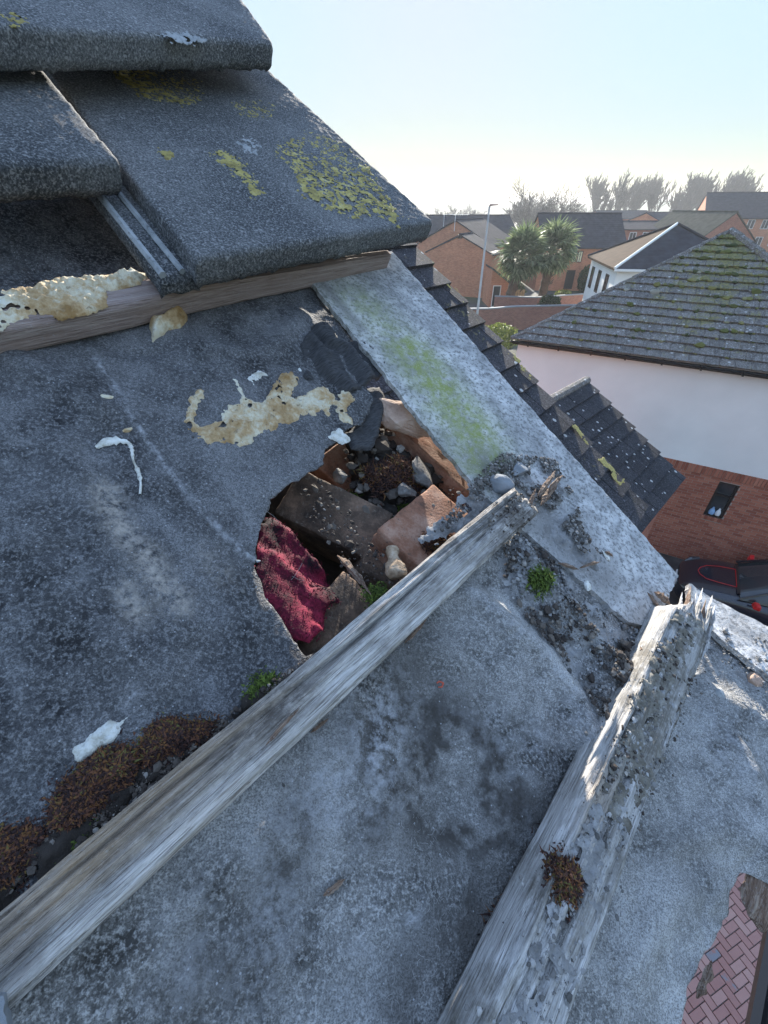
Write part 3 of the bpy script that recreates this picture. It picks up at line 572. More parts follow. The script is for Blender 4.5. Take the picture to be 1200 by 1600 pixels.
def lump(name, u, v, k, r, mat, label, cat, sc=(1, 1, .7), seed=1, sub=4, amp=.35, fs=1.6, rz=0):   # angular broken chunk
    rr = np.random.default_rng(seed); bm = bmesh.new(); P = rr.normal(0, 1, (16, 3)); P /= np.linalg.norm(P, axis=1, keepdims=True)
    if amp < .2: P = rr.normal(0, 1, (70, 3)); P /= np.linalg.norm(P, axis=1, keepdims=True)
    for p in P * rr.uniform(.8, 1.1, (len(P), 1)) * np.array(sc) * r: bm.verts.new(p)
    h = bmesh.ops.convex_hull(bm, input=bm.verts[:]); bmesh.ops.delete(bm, geom=[g_ for g_ in h['geom_interior'] if isinstance(g_, bmesh.types.BMVert)], context='VERTS')
    bmesh.ops.subdivide_edges(bm, edges=bm.edges[:], cuts=4, use_grid_fill=True); bmesh.ops.smooth_vert(bm, verts=bm.verts[:], factor=.5, use_axis_x=True, use_axis_y=True, use_axis_z=True)
    bmesh.ops.recalc_face_normals(bm, faces=bm.faces[:]); bm.verts.ensure_lookup_table(); bm.verts.index_update()
    V = np.array([q.co[:] for q in bm.verts]); F = [[q.index for q in f.verts] for f in bm.faces]; bm.free()
    V = V * (1 + .22 * amp * fbm(V[:, 0] * 4 / r, V[:, 1] * 4 / r, V[:, 2] * 4 / r, 3, seed))[:, None]
    x, y = ROOF.un(u, v, k); o = add_mesh(name, V, F, mat, matrix=ROOF.mat(x, y, k) @ Matrix.Rotation(math.radians(rz), 4, 'Z'), smooth=amp < .2)
    return tag(o, label, cat) if label else o
lump('mortar_lump', 630, 652, -.020, .028, M_PINKM, 'pinkish lump of broken mortar just under the board edge', 'mortar', (.8, 1.5, .6), 3, rz=35, amp=.6, fs=2.4)
lump('mortar_lump', 665, 738, -.032, .018, M_MORTARD, 'grey mortar chunk lying in the rubble', 'mortar', (1, 1.2, .6), 5, amp=.8, fs=2.6)
lump('mortar_lump', 640, 762, -.030, .013, M_MORTARD, 'small brownish mortar chunk among the moss in the hole', 'mortar', (1.3, .8, .7), 7, amp=.8, fs=2.6)
lump('mortar_lump', 534, 745, -.040, .012, M_MORTARD, 'small grey mortar chip behind the brown brick', 'mortar', (1.2, .8, .6), 9, amp=.8, fs=2.6)
# pit filling and darkness below
pit = [(400, 560), (640, 540), (800, 760), (820, 850), (470, 1080), (360, 930)]
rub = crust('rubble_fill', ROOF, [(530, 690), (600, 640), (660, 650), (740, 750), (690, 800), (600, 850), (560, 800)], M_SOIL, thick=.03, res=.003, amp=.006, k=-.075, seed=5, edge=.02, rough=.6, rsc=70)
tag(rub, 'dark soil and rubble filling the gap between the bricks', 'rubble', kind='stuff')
dk = MB(); dk.box(-.6, .36, -.17, 1.05, -.16, -.14)  # dark slab added under the felt; its colour stands in for cavity shade
dko = dk.build('shade_backing', M_SOIL, matrix=ROOF.mat()); tag(dko, 'dark boarding added to stand in for shade deep in the hole', 'backing')
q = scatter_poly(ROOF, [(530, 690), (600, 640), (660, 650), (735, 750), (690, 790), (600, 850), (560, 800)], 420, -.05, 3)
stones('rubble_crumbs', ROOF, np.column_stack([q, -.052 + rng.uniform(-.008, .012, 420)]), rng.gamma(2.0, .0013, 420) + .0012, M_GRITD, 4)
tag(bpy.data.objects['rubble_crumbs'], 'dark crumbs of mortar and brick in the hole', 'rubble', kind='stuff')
# crimson membrane
mem = [(418, 782), (440, 768), (468, 792), (500, 835), (545, 893), (560, 915), (520, 935), (512, 975), (485, 1000), (455, 990), (424, 955), (410, 930), (398, 885), (402, 850)]
mx = ROOF.un(400, 880)
def mem_k(x, y):
    t = np.clip((x - mx[0]) / .085, 0, 1.3); s = (x * .8 + y * .6)
    return -.004 - .062 * t ** 1.4 + .0045 * np.sin(s * 150 + 5 * fbm(x * 28, y * 28, 0, 3, 2)) * sstep(0, .4, t) + .0022 * fbm(x * 70, y * 70, 0, 4, 3)
tag(crust('torn_membrane', ROOF, mem, M_RED, thick=.002, res=.0018, amp=.004, base=mem_k, seed=3, rough=.5, edge=.003), 'torn crimson membrane hanging in the left of the hole', 'membrane')
M_REDF = grit_mat('crimson_fibres', [(0.1, (0.03, 0.004, 0.01)), (0.6, (0.08, 0.005, 0.015)), (1, (0.18, 0.02, 0.04))]); MEMF = [(x, y) for x, y in mem]
# wood sliver + lump
def sliver(name, p0, p1, k0, k1, wd, th, mat, label, cat='splinter', seed=1):
    a = ROOF.un(*p0, k0); b = ROOF.un(*p1, k1); A = ROOF.pt(*a, k0); B = ROOF.pt(*b, k1); d = B - A; L = np.linalg.norm(d); ex = d / L
    fr = Frame(A, ex, np.cross(ROOF.n, ex)); V = []; F = []; ns = 24; prof = [(-.5, 0), (-.42, .8), (0, 1.0), (.4, .75), (.5, 0), (0, -.5)]; n = len(prof)
    for i in range(ns + 1):
        t = i / ns; tp = (min(1, t * 4 + .15) * min(1, (1 - t) * 3 + .03)); bend = .06 * L * math.sin(t * 3.1) * (1 if seed % 2 else -.5)
        for j, (py, pz) in enumerate(prof):
            nz = float(vnoise(np.array(t * 5), np.array(j * 2.3), 0, seed)) * .25
            nz += float(vnoise(np.array(t * 23), np.array(j * 3.7), 0, seed + 5)) * .3; V.append((t * L, py * wd * .7 * tp * (1 + nz) + bend * .3, pz * th * .8 * tp * (1 + nz) + bend * .3))
    for i in range(ns):
        for j in range(n): F.append([i * n + j, (i + 1) * n + j, (i + 1) * n + (j + 1) % n, i * n + (j + 1) % n][::-1])
    F += [[j for j in range(n)], [ns * n + j for j in range(n)][::-1]]
    return tag(add_mesh(name, V, F, mat, matrix=fr.mat()), label, cat)
sliver('wood_sliver', (527, 868), (580, 930), -.02, -.006, .007, .004, M_SPLINT, 'brown wood sliver poking out of the hole beside the membrane', seed=3)
def vase():
    A = ROOF.pt(*ROOF.un(611, 854, .0), .0); B = ROOF.pt(*ROOF.un(621, 902, .004), .004); d = B - A; L = np.linalg.norm(d); ex = d / L; fr = Frame(A, ex, np.cross(ROOF.n, ex))
    V = []; F = []; ns, n = 26, 16
    for i in range(ns + 1):
        t = i / ns; rad = L * np.interp(t, [0, .04, .15, .35, .5, .7, .88, .97, 1], [.05, .17, .2, .15, .19, .29, .31, .24, .05])
        for j in range(n):
            a_ = 2 * math.pi * j / n; q = rad * (1 + .3 * float(fbm(np.array(t * 5), np.array(math.cos(a_) * 1.5), np.array(math.sin(a_) * 1.5), 3, 6))); V.append((t * L, q * math.cos(a_), q * math.sin(a_) * .8))
    for i in range(ns):
        for j in range(n): F.append([i * n + j, i * n + (j + 1) % n, (i + 1) * n + (j + 1) % n, (i + 1) * n + j])
    F += [[j for j in range(n)][::-1], [ns * n + j for j in range(n)]]
    tag(add_mesh('foam_lump', V, F, crust_mat('tan_foam', [(.35, (.16, .11, .07)), (.5, (.38, .28, .19)), (.65, (.55, .45, .34))], 120, 500), matrix=fr.mat(), smooth=True), 'small beige vase shaped lump leaning on the batten', 'foam lump')
vase()
q = scatter_poly(ROOF, [(470, 760), (510, 740), (600, 850), (640, 800), (715, 757), (740, 790), (640, 900), (590, 920), (540, 880)], 500, -.02, 33)
o = stones('brick_dust', ROOF, np.column_stack([q, -.026 + .0 * q[:, 0] + rng.uniform(-.012, .004, 500)]), rng.gamma(1.5, .0006, 500) + .0004, M_GRITD, 14); tag(o, 'fine crumbs lying over the bricks in the hole', 'rubble', kind='stuff')

# ---- old expanding foam smears and flakes on the felt
FZ = lambda pts: [(250 + x * .375, 400 + y * .375) for x, y in pts]
foam_main = FZ([(300, 520), (318, 518), (345, 560), (375, 600), (420, 608), (440, 600), (450, 575), (470, 530), (500, 495), (545, 485), (580, 510), (575, 545), (555, 580), (600, 575), (640, 548), (690, 545), (725, 570), (742, 597), (750, 545), (765, 535), (790, 560), (820, 600), (788, 620), (785, 660), (825, 680), (800, 697), (760, 690), (735, 680), (735, 620), (705, 640), (715, 685), (695, 675), (665, 640), (650, 672), (610, 665), (560, 690), (500, 705), (495, 738), (440, 738), (410, 745), (385, 790), (330, 797), (270, 783), (200, 790), (140, 755), (105, 715), (98, 660), (118, 600), (148, 560), (165, 538), (192, 570), (182, 605), (160, 640), (142, 695), (160, 718), (210, 702), (250, 690), (255, 650), (290, 625), (335, 620), (332, 580)])
tag(crust('foam_residue', ROOF, foam_main, M_FOAM, thick=.0042, res=.0012, amp=.0034, nsc=210, base=felt_k, seed=2, rough=.95, rsc=240, edge=.006, holes=.42), 'large cream and brown smear of old foam on the felt above the hole', 'foam residue')
for q, lb, th in ((FZ([(350, 510), (390, 490), (400, 470), (430, 480), (445, 500), (415, 520), (390, 555), (378, 550), (375, 525)]), 'small white foam splash just above the large foam smear', .003), (FZ([(700, 745), (730, 735), (745, 705), (775, 740), (797, 760), (765, 782), (735, 770)]), 'pale grey foam scrap at the upper rim of the hole', .003),
                  (FZ([(570, 460), (590, 455), (597, 478), (578, 485)]), 'tiny yellowish foam crumb above the right of the large smear', .004), (FZ([(240, 345), (275, 330), (275, 350), (250, 362)]), 'thin pale foam fleck under the pinkish batten', .002)):
    tag(crust('foam_splash', ROOF, q, M_FOAMW, thick=th, res=.0014, amp=.0035, nsc=220, base=felt_k, seed=7, edge=.004, rough=.9, holes=.45), lb, 'foam residue')
tag(crust('foam_flake', ROOF, [(111, 1180), (118, 1165), (140, 1145), (165, 1132), (182, 1126), (190, 1118), (201, 1117), (197, 1130), (186, 1142), (176, 1158), (160, 1170), (140, 1184), (122, 1190)], M_FOAMW, thick=.006, res=.0013, amp=.0026, nsc=230, base=felt_k, seed=9, rough=.8, rsc=260, edge=.006), 'bright white foam flake beside the russet moss', 'foam flake')
tag(crust('paint_spot', ROOF, [(323, 1065), (330, 1054), (340, 1062), (343, 1080), (336, 1093), (327, 1088)], M_LICHW, thick=.001, res=.0012, amp=.0012, nsc=200, base=felt_k, seed=3, edge=.002), 'pale oval splash on the felt above the middle batten', 'splash')
tag(crust('foam_lump', ROOF, [(233, 507), (250, 498), (262, 492), (290, 488), (293, 500), (284, 515), (262, 520), (248, 530), (238, 535), (234, 520)], M_FOAM, thick=.018, res=.0016, amp=.002, nsc=120, base=felt_k, seed=12, rough=.5, rsc=90, edge=.012), 'yellow brown foam lump squeezed out under the pinkish batten', 'foam lump')
nrm_ = np.gradient(CRACK, axis=0); nrm_ = np.column_stack([-nrm_[:, 1], nrm_[:, 0]]) / np.linalg.norm(nrm_, axis=1, keepdims=True); wdt = np.linspace(.0004, .0014, len(CRACK))[:, None]
tag(crust('felt_seam', ROOF, np.vstack([CRACK + nrm_ * wdt, (CRACK - nrm_ * wdt)[::-1]]), M_LICHW, thick=.0012, res=.0009, amp=.0022, nsc=170, px=False, base=felt_k, seed=5, edge=.001), 'ragged whitish crack line running down the dark felt to the hole', 'seam')
# peeled strip of foam hanging down the felt
def ribbon(name, pts, mat, label, cat, wd=.004, k=.002, tw=2.0, wds=None):
    P = [np.append(ROOF.un(*q), 0) for q in pts]; V = []; F = []; ns = 40
    c = np.array(P); tt = np.linspace(0, 1, len(c)); t = np.linspace(0, 1, ns)
    x = np.interp(t, tt, c[:, 0]); y = np.interp(t, tt, c[:, 1]); ker = np.array([1, 2, 3, 2, 1]) / 9
    xs = np.convolve(np.pad(x, 2, 'edge'), ker, 'valid'); ys = np.convolve(np.pad(y, 2, 'edge'), ker, 'valid')
    dx, dy = np.gradient(xs), np.gradient(ys); L = np.hypot(dx, dy); nx, ny = -dy / L, dx / L
    for i in range(ns):
        w_ = (np.interp(t[i], tt, wds) if wds else wd) * (1 + .55 * float(vnoise(np.array(i * .9), np.array(0.), 0, 4)))
        for a, kz in ((-.5, 0), (-.35, .9), (.0, 1.2), (.35, .9), (.5, 0)):
            xx, yy = xs[i] + nx[i] * a * w_, ys[i] + ny[i] * a * w_
            V.append((xx, yy, float(felt_k(np.array(xx), np.array(yy))) + kz * k + .0006))
    for i in range(ns - 1):
        for j in range(4): F.append([i * 5 + j, i * 5 + j + 1, (i + 1) * 5 + j + 1, (i + 1) * 5 + j][::-1])
    return tag(add_mesh(name, V, F, mat, matrix=ROOF.mat(), smooth=True), label, cat)
ribbon('foam_strip', [(148, 702), (165, 692), (185, 690), (202, 694), (207, 705), (208, 722), (217, 740), (221, 760), (219, 778)], M_FOAMW, 'hooked white strip of peeled foam lying on the dark felt', 'foam strip', wds=[.002, .008, .006, .0026, .0022, .0016, .0024, .0022, .0022], k=.0012)
for i, (u, v, r_, lb) in enumerate(((165, 622, .005, 'cream foam crumb left of the cracked felt seam'), (85, 595, .0045, 'yellowish foam crumb at the far left under the pinkish batten'), (200, 672, .003, 'small foam crumb just above the hooked white strip'), (241, 751, .0022, 'tiny cream crumb right of the hooked white strip'))):
    lump('foam_crumb', u, v, .002, r_, M_FOAM, lb, 'foam crumb', (1.3, .7, .6), i + 20, sub=3)
lump('quartz_stone', 858, 1285, .006, .006, M_FOAMW, 'white knobbly crumb beside the rotten batten', 'crumb', (1.2, .8, .7), 31, sub=3, amp=.6)
lump('pebble', 784, 757, .012, .0125, M_STONE, 'rounded blue grey pebble beside the end of the middle batten', 'pebble', (.8, 1.05, .8), 33, amp=.12, rz=30)
lump('pebble', 812, 735, .009, .012, M_STONE, 'flat grey stone just behind the rounded pebble', 'pebble', (1.3, .8, .5), 34, amp=.25)
lump('stone_chip', 1180, 1063, .022, .008, M_PINKM, 'rounded tan stone on the felt beyond the rotten batten', 'stone', (1, .9, .7), 36, amp=.15)
lump('stone_chip', 1125, 1083, .016, .005, M_LICHW, 'small pale stone left of the rounded tan stone', 'stone', (1, .9, .7), 37, amp=.15)
for i, (u, v, lb) in enumerate(((1005, 1035, 'white splinter shaped chip at the edge of the rotten batten'), (918, 915, 'pale crumb in the gravelly dirt between battens'), (947, 868, 'cream chip beside the bare board'))):
    lump('mortar_chip', u, v, .008, .005, M_FOAMW, lb, 'chip', (1.4, .7, .5), 40 + i, sub=3, rz=40 * i)
ribbon('curl_of_plastic', [(686, 1066), (690, 1063), (696, 1066), (694, 1072), (688, 1072)], plain('orange_plastic', (.6, .12, .07), .5), 'tiny curled orange plastic shaving on the grey felt', 'shaving', wd=.0012, k=.001)

# ---- mortar beds, grit, moss
bed = [(742, 752), (775, 718), (806, 722), (850, 722), (872, 740), (900, 790), (925, 850), (930, 890), (905, 880), (868, 850), (845, 800), (800, 770), (770, 790), (720, 830), (690, 850), (660, 845), (700, 805)]
tag(crust('mortar_bed', ROOF, bed, M_MORTAR, thick=.0024, res=.0014, amp=.009, nsc=100, base=felt_k, k=.006, seed=6, rough=1.3, rsc=420, edge=.012, holes=.3), 'crumbling sandy mortar around the rotten end of the middle batten', 'mortar', kind='stuff')
bed2 = [(800, 838), (830, 815), (850, 850), (880, 880), (905, 930), (960, 960), (1020, 985), (1030, 1010), (990, 1040), (955, 1010), (930, 1060), (905, 1090), (870, 1010), (830, 950), (800, 930), (780, 890)]
tag(crust('mortar_bed', ROOF, bed2, M_MORTAR, thick=.0016, res=.0014, amp=.008, nsc=110, base=felt_k, k=.002, seed=16, rough=1.3, rsc=420, edge=.008, holes=.05), 'patchy grey mortar crust on the felt between the two lower battens', 'mortar', kind='stuff')
bed3 = [(1120, 985), (1165, 1010), (1230, 1060), (1260, 1180), (1200, 1160), (1150, 1090), (1110, 1040)]
tag(crust('mortar_bed', ROOF, bed3, M_MORTAR, thick=.0018, res=.0014, amp=.009, nsc=110, base=felt_k, k=.002, seed=26, rough=1.3, rsc=420, edge=.008, holes=.08), 'sunlit mortar crust at the right edge below the tilted board', 'mortar', kind='stuff')
def grit(name, poly, n, size, mat, label, seed, kk=.0, k=.003):
    q = scatter_poly(ROOF, poly, n * 2, k, seed); r = np.random.default_rng(seed)
    keep = fbm(q[:, 0] * 45, q[:, 1] * 45, 0, 3, seed) > -.12; q = q[keep]
    o = stones(name, ROOF, np.column_stack([q, felt_k(q[:, 0], q[:, 1]) + kk]), np.clip(r.gamma(1.5, size * .42, len(q)), .0003, size * 3), mat, seed)
    return tag(o, label, 'grit', kind='stuff')
grit('grit', [(790, 850), (840, 800), (900, 880), (1030, 985), (1040, 1020), (960, 1140), (900, 1110), (860, 1010), (800, 940)], 3200, .0011, M_GRIT, 'loose grey grit between the two lower battens', 3, .003)
grit('grit', [(790, 850), (830, 830), (880, 900), (960, 1000), (1010, 1000), (1000, 1060), (950, 1180), (920, 1150), (900, 1060), (840, 990), (790, 930)], 2200, .0015, M_GRITD, 'dark soil crumbs in the fold of the grey felt', 13, .004)
grit('grit', [(745, 745), (775, 715), (860, 722), (890, 780), (930, 870), (900, 870), (850, 800), (800, 765), (740, 790), (700, 830), (670, 840)], 3000, .0012, M_GRITM, 'mortar crumbs round the rotten end of the middle batten', 5, .010)
grit('grit', [(1110, 985), (1230, 1040), (1230, 1160), (1160, 1110), (1100, 1040)], 500, .0012, M_GRIT, 'pale grit under the tilted board', 6, .012)
grit('grit', [(945, 1010), (1010, 1000), (1000, 1040), (960, 1130), (935, 1200), (900, 1240), (905, 1180)], 2400, .0016, M_GRITD, 'dark crumbs packed along the upper edge of the rotten batten', 7, .008)
grit('grit', [(0, 1350), (100, 1280), (220, 1200), (345, 1125), (430, 1060), (470, 1035), (420, 1090), (330, 1160), (180, 1280), (0, 1420)], 900, .0010, M_GRITD, 'dark crumbs along the upper edge of the middle batten', 8, .002)
grit('grit', [(0, 600), (420, 520), (420, 1000), (300, 1100), (0, 1300)], 260, .0006, M_GRIT, 'sparse pale specks on the dark upper felt', 9, .0005)
grit('grit', [(500, 1150), (700, 950), (900, 1200), (700, 1590), (100, 1590)], 420, .0006, M_GRIT, 'sparse pale specks on the grey lower felt', 10, .0005)
# grit lying on top of batten C and B end
def grit_on(name, fr, x0, x1, hw, n, size, mat, label, z, seed):
    r = np.random.default_rng(seed); q = np.column_stack([r.uniform(x0, x1, n), r.normal(0, hw, n)]); q = q[fbm(q[:, 0] * 40, q[:, 1] * 60, 0, 3, seed) > -.05]
    return tag(stones(name, fr, np.column_stack([q, z + 0 * q[:, 0]]), np.clip(r.gamma(1.5, size * .45, len(q)), .0003, size * 2.6), mat, seed), label, 'grit', kind='stuff')
grit_on('grit', frC, LC * .2, LC * .95, .012, 2600, .0009, M_GRIT, 'mortar dust caked on the rotten batten', .0315, 3)
grit_on('grit', frC, LC * .5, LC * .9, .011, 1100, .0010, M_GRITD, 'brown dirt caked on the rotten batten', .0315, 5)
grit_on('grit', frB, LB * .86, LB * .99, .009, 500, .0009, M_GRITD, 'dirt on the rotten end of the middle batten', .0235, 4)

M_KHAKI = crust_mat('khaki_dirt', [(.3, (.08, .07, .055)), (.5, (.2, .185, .155)), (.7, (.38, .37, .345))], 80, 520, (.06, .05, .04))
for i, (x0, x1, mt, lb, sd_, hl, y0) in enumerate(((.52, .95, M_KHAKI, 'khaki crust of dirt caked on the upper half of the rotten batten', 41, .16, 0), (.2, .56, M_MORTAR, 'thin patches of mortar on the lower half of the rotten batten', 43, -.12, 0))):
    tag(crust('dirt_crust', frC, [(LC * x0, -.017), (LC * x1, -.015), (LC * x1, .013), (LC * (x0 + x1) / 2, .016), (LC * x0, .012)], mt, thick=.0014, res=.0012, amp=.009, nsc=120, px=False, k=.032, seed=sd_, rough=1.3, rsc=420, edge=.004, holes=hl), lb, 'dirt', kind='stuff')
def moss(name, poly, n, mat, label, seed, length=.0028, k=.003, mound=.007, frame=ROOF, base=felt_k, wd=.0006, soil=True):
    p = frame.uns(poly, k); n = int(n * 2.2); q = scatter_poly(frame, poly, n, k, seed); r = np.random.default_rng(seed)
    q = q + r.normal(0, .0028, q.shape); d = np.maximum(0, sdf(q[:, 0], q[:, 1], p)); hh = mound * np.sqrt(np.clip(d / .012, 0, 1)) * (.35 + 1.2 * np.clip(fbm(q[:, 0] * 75, q[:, 1] * 75, 0, 4, seed) + .4, 0, 1.2))
    z = base(q[:, 0], q[:, 1]) + hh; V = []; F = []
    for i in range(len(q)):
        b0 = np.array([q[i, 0], q[i, 1], z[i] - .001]); L = length * r.uniform(.5, 1.2); dr = np.array([r.normal(0, .7), r.normal(0, .7), r.uniform(.3, 1)]); dr /= np.linalg.norm(dr)
        sd_ = np.cross(dr, [0, 0, 1]); sd_ /= np.linalg.norm(sd_) + 1e-9; sd_ *= wd * r.uniform(.7, 1.4); bend = np.array([r.normal(0, .3), r.normal(0, .3), -.25]) * L
        j = len(V); mid = b0 + dr * L * .55; tip = b0 + dr * L + bend
        V += [b0 - sd_, b0 + sd_, mid + sd_ * .9, mid - sd_ * .9, tip]; F += [[j, j + 1, j + 2, j + 3], [j + 3, j + 2, j + 4]]
    if soil:
        x0, y0 = p.min(0) - .003; x1, y1 = p.max(0) + .003; X, Y = np.meshgrid(np.arange(x0, x1, .003), np.arange(y0, y1, .003))
        f = sdf(X, Y, p); P, FF = contour_mesh(f, x0, y0, .003); dd = np.maximum(0, sdf(P[:, 0], P[:, 1], p))
        zz = base(P[:, 0], P[:, 1]) + mound * np.sqrt(np.clip(dd / .012, 0, 1)) * (.35 + 1.2 * np.clip(fbm(P[:, 0] * 75, P[:, 1] * 75, 0, 4, seed) + .4, 0, 1.2)) - .001
        j = len(V); V += [np.array([a[0], a[1], b]) for a, b in zip(P, zz)]; F += [[j + i for i in f_] for f_ in FF]
    o = add_mesh(name, V, F, mat, matrix=frame.mat()); o.data.update(); return tag(o, label, 'moss', kind=None)
tag(crust('soil_line', ROOF, [(-60, 1400), (0, 1330), (60, 1290), (130, 1230), (225, 1180), (300, 1140), (360, 1105), (440, 1050), (470, 1040), (420, 1090), (330, 1165), (180, 1290), (0, 1440)], M_SOIL, thick=.004, res=.002, amp=.008, nsc=60, base=felt_k, seed=61, rough=.9, rsc=200, edge=.008, holes=.4), 'dark damp soil along the upper edge of the middle batten', 'soil', kind='stuff')
moss('moss_clump', [(215, 1170), (232, 1135), (262, 1120), (300, 1128), (345, 1125), (330, 1150), (290, 1180), (255, 1205), (225, 1200)], 2600, M_MOSS, 'olive and russet moss tuft against the middle batten right of the white flake', 3)
moss('moss_clump', [(75, 1265), (95, 1225), (130, 1190), (160, 1170), (200, 1165), (215, 1190), (205, 1225), (160, 1262), (110, 1300), (80, 1300)], 3600, M_MOSS, 'largest dark russet moss clump below the white foam flake', 4, mound=.010)
moss('moss_clump', [(-20, 1300), (40, 1292), (80, 1300), (60, 1340), (20, 1390), (-30, 1420), (-60, 1360)], 2400, M_MOSS, 'dark brown moss at the left frame edge above the middle batten', 5)
moss('moss_clump', [(388, 1085), (410, 1060), (432, 1055), (420, 1075), (395, 1095)], 400, M_MOSSG, 'thin yellowish moss streak further up the middle batten', 6, .004, mound=.004)
moss('moss_clump', [(110, 1310), (150, 1290), (145, 1305), (115, 1325)], 300, M_MOSSG, 'small yellow green moss strip on the batten edge', 16, .004, mound=.005)
moss('moss_clump', [(822, 905), (832, 896), (848, 902), (852, 918), (840, 926), (828, 920)], 500, M_MOSSG, 'bright green moss sprig on the grey felt', 7, .007, mound=.008, wd=.001)
moss('moss_clump', [(548, 770), (560, 760), (570, 790), (585, 800), (600, 800), (640, 780), (660, 790), (630, 815), (580, 815), (556, 795)], 1000, M_MOSSG, 'green moss between the bricks inside the hole', 8, .006, k=-.045, mound=.01, base=lambda x, y: -.058 + 0 * x)
moss('moss_clump', [(560, 740), (620, 715), (660, 730), (650, 765), (590, 775)], 1300, M_MOSS, 'dark straggly moss in the middle of the hole', 28, .009, k=-.045, mound=.012, base=lambda x, y: -.045 + 0 * x)
moss('moss_clump', [(662, 848), (680, 830), (700, 828), (705, 845), (680, 862)], 450, M_MOSS, 'orange brown moss on the salmon brick', 9, .006, k=-.012, mound=.006, base=lambda x, y: -.014 + 0 * x)
moss('moss_clump', [(572, 925), (590, 915), (606, 912), (600, 930), (580, 940)], 120, M_MOSSG, 'little green moss tuft where the hole meets the batten', 10, .003, k=-.004, mound=.004, base=lambda x, y: -.008 + 0 * x)
moss('moss_clump', [(858, 1345), (880, 1335), (905, 1350), (908, 1400), (900, 1425), (878, 1420), (866, 1385)], 600, M_MOSS, 'dried brown moss lying on the rotten batten', 11, .0042, k=.034, mound=.005, base=lambda x, y: .032 + 0 * x, soil=False)
moss('moss_clump', [(770, 1460), (800, 1410), (835, 1340), (862, 1300), (868, 1310), (842, 1380), (815, 1440), (785, 1490)], 1300, M_MOSS, 'dark moss line wedged along the rotten batten edge', 12, .006)
fz = moss('membrane_fibres', mem, 620, M_REDF, 'frayed crimson fibres on the torn membrane', 77, .003, mound=.0, base=lambda x, y: mem_k(x, y) + .001, wd=.0003, soil=False); fz['category'] = 'fibres'; fz['kind'] = 'stuff'
def lint(name, poly, n, label, seed, L=.0045):
    q = scatter_poly(ROOF, poly, n, 0, seed); r = np.random.default_rng(seed); mb = MB()
    keep = fbm(q[:, 0] * 20, q[:, 1] * 20, 0, 3, seed) > 0; q = q[keep]
    for x, y in q:
        a = r.uniform(0, 6.28); l = L * r.uniform(.3, 1.3); cv = r.normal(0, 1.2); pts = []
        for i in range(5):
            t = i / 4; pts.append((x, y, float(felt_k(np.array(x), np.array(y))) + .0008 + .0015 * math.sin(t * 3.1) * r.uniform(.3, 1))); x += math.cos(a) * l / 4; y += math.sin(a) * l / 4; a += cv / 4
        mb.tube(pts, .00011, 3, caps=False)
    return tag(mb.build(name, M_LINT, matrix=ROOF.mat()), label, 'fibres', kind='stuff')
lint('lint_fibres', [(330, 1330), (520, 1130), (700, 1250), (700, 1590), (60, 1590)], 700, 'fine pale fibres caught on the grey lower felt', 4)
lint('lint_fibres', [(480, 900), (410, 760), (380, 830), (440, 1000)], 4, 'few loose fibres at the left rim of the hole', 5, .012)
# splinters and rotten wood
SPLINTERS = [((840, 775), (868, 735), .022, .022, .007, .003, 'loose reddish splinter peeling off the rotten end of the middle batten'), ((855, 770), (880, 742), .020, .018, .006, .004, 'dark splinter at the very tip of the middle batten'),
      ((822, 800), (838, 762), .020, .026, .005, .002, 'pale upright splinter hanging from the batten end'), ((845, 790), (872, 750), .016, .018, .008, .004, 'crumbled brown splinter under the batten end'),
      ((1022, 925), (1048, 945), .012, .014, .008, .005, 'stubby brown wood splinter lying at the board corner'), ((1010, 925), (1035, 962), .006, .010, .004, .003, 'thin dark splinter beside the stubby one'),
      ((872, 880), (905, 890), .010, .010, .005, .003, 'short chip of bark on the grit'), ((905, 888), (938, 878), .010, .013, .004, .003, 'curved brown twig on the mortar crust'), ((945, 862), (958, 870), .010, .010, .004, .003, 'small brown chip on the bare board'),
      ((485, 1145), (515, 1122), .004, .004, .003, .0015, 'pale splinter along the lower edge of the middle batten'), ((632, 1005), (668, 965), .004, .010, .004, .002, 'peeling sliver under the lower edge of the middle batten'), ((415, 1165), (470, 1105), .027, .0275, .003, .001, 'raised light sliver on the dark patch of the middle batten'),
      ((505, 1400), (540, 1372), .003, .003, .004, .001, 'dead leaf fragment on the grey felt'), ((930, 1200), (950, 1150), .012, .02, .004, .003, 'orange brown splinter beside the rotten batten'),
      ((1000, 1010), (1012, 1045), .02, .026, .004, .003, 'grey splinter standing in the dark crumbs')]
for i, (a, b, k0, k1, wd, th, lb) in enumerate(SPLINTERS): sliver('splinter', a, b, k0, k1, wd, th, M_SPLINT, lb, seed=i + 2)
FR_ = [((1046, 1010), (1066, 925), .005), ((1054, 1015), (1080, 915), .006), ((1064, 1010), (1088, 925), .004), ((1072, 1020), (1098, 918), .006), ((1082, 1015), (1103, 935), .004), ((1088, 1025), (1113, 930), .006), ((1096, 1030), (1117, 945), .005)]
for i, (a, b, wd) in enumerate(FR_):
    sliver('splinter', a, b, .031, .020, wd, .004, (M_WOOD_C, M_SPLINT)[i % 3 == 1], ['leftmost', 'second from left', 'third from left', 'middle', 'third from right', 'second from right', 'rightmost'][i] + ' strand of the frayed end of the rotten batten', seed=40 + i)
# dark wood scrap and bright wood scrap at the eave
lump('wood_scrap', 1186, 1402, .004, .017, M_SPLINT, 'dark rotten timber lump hanging at the ragged eave', 'timber', (1.3, .9, .5), 50, amp=.7, fs=2.5)
sliver('wood_scrap', (1088, 1560), (1112, 1500), .0, .004, .006, .004, M_SPLINT, 'pale broken timber scrap at the felt edge above the paving', 'timber', seed=51)

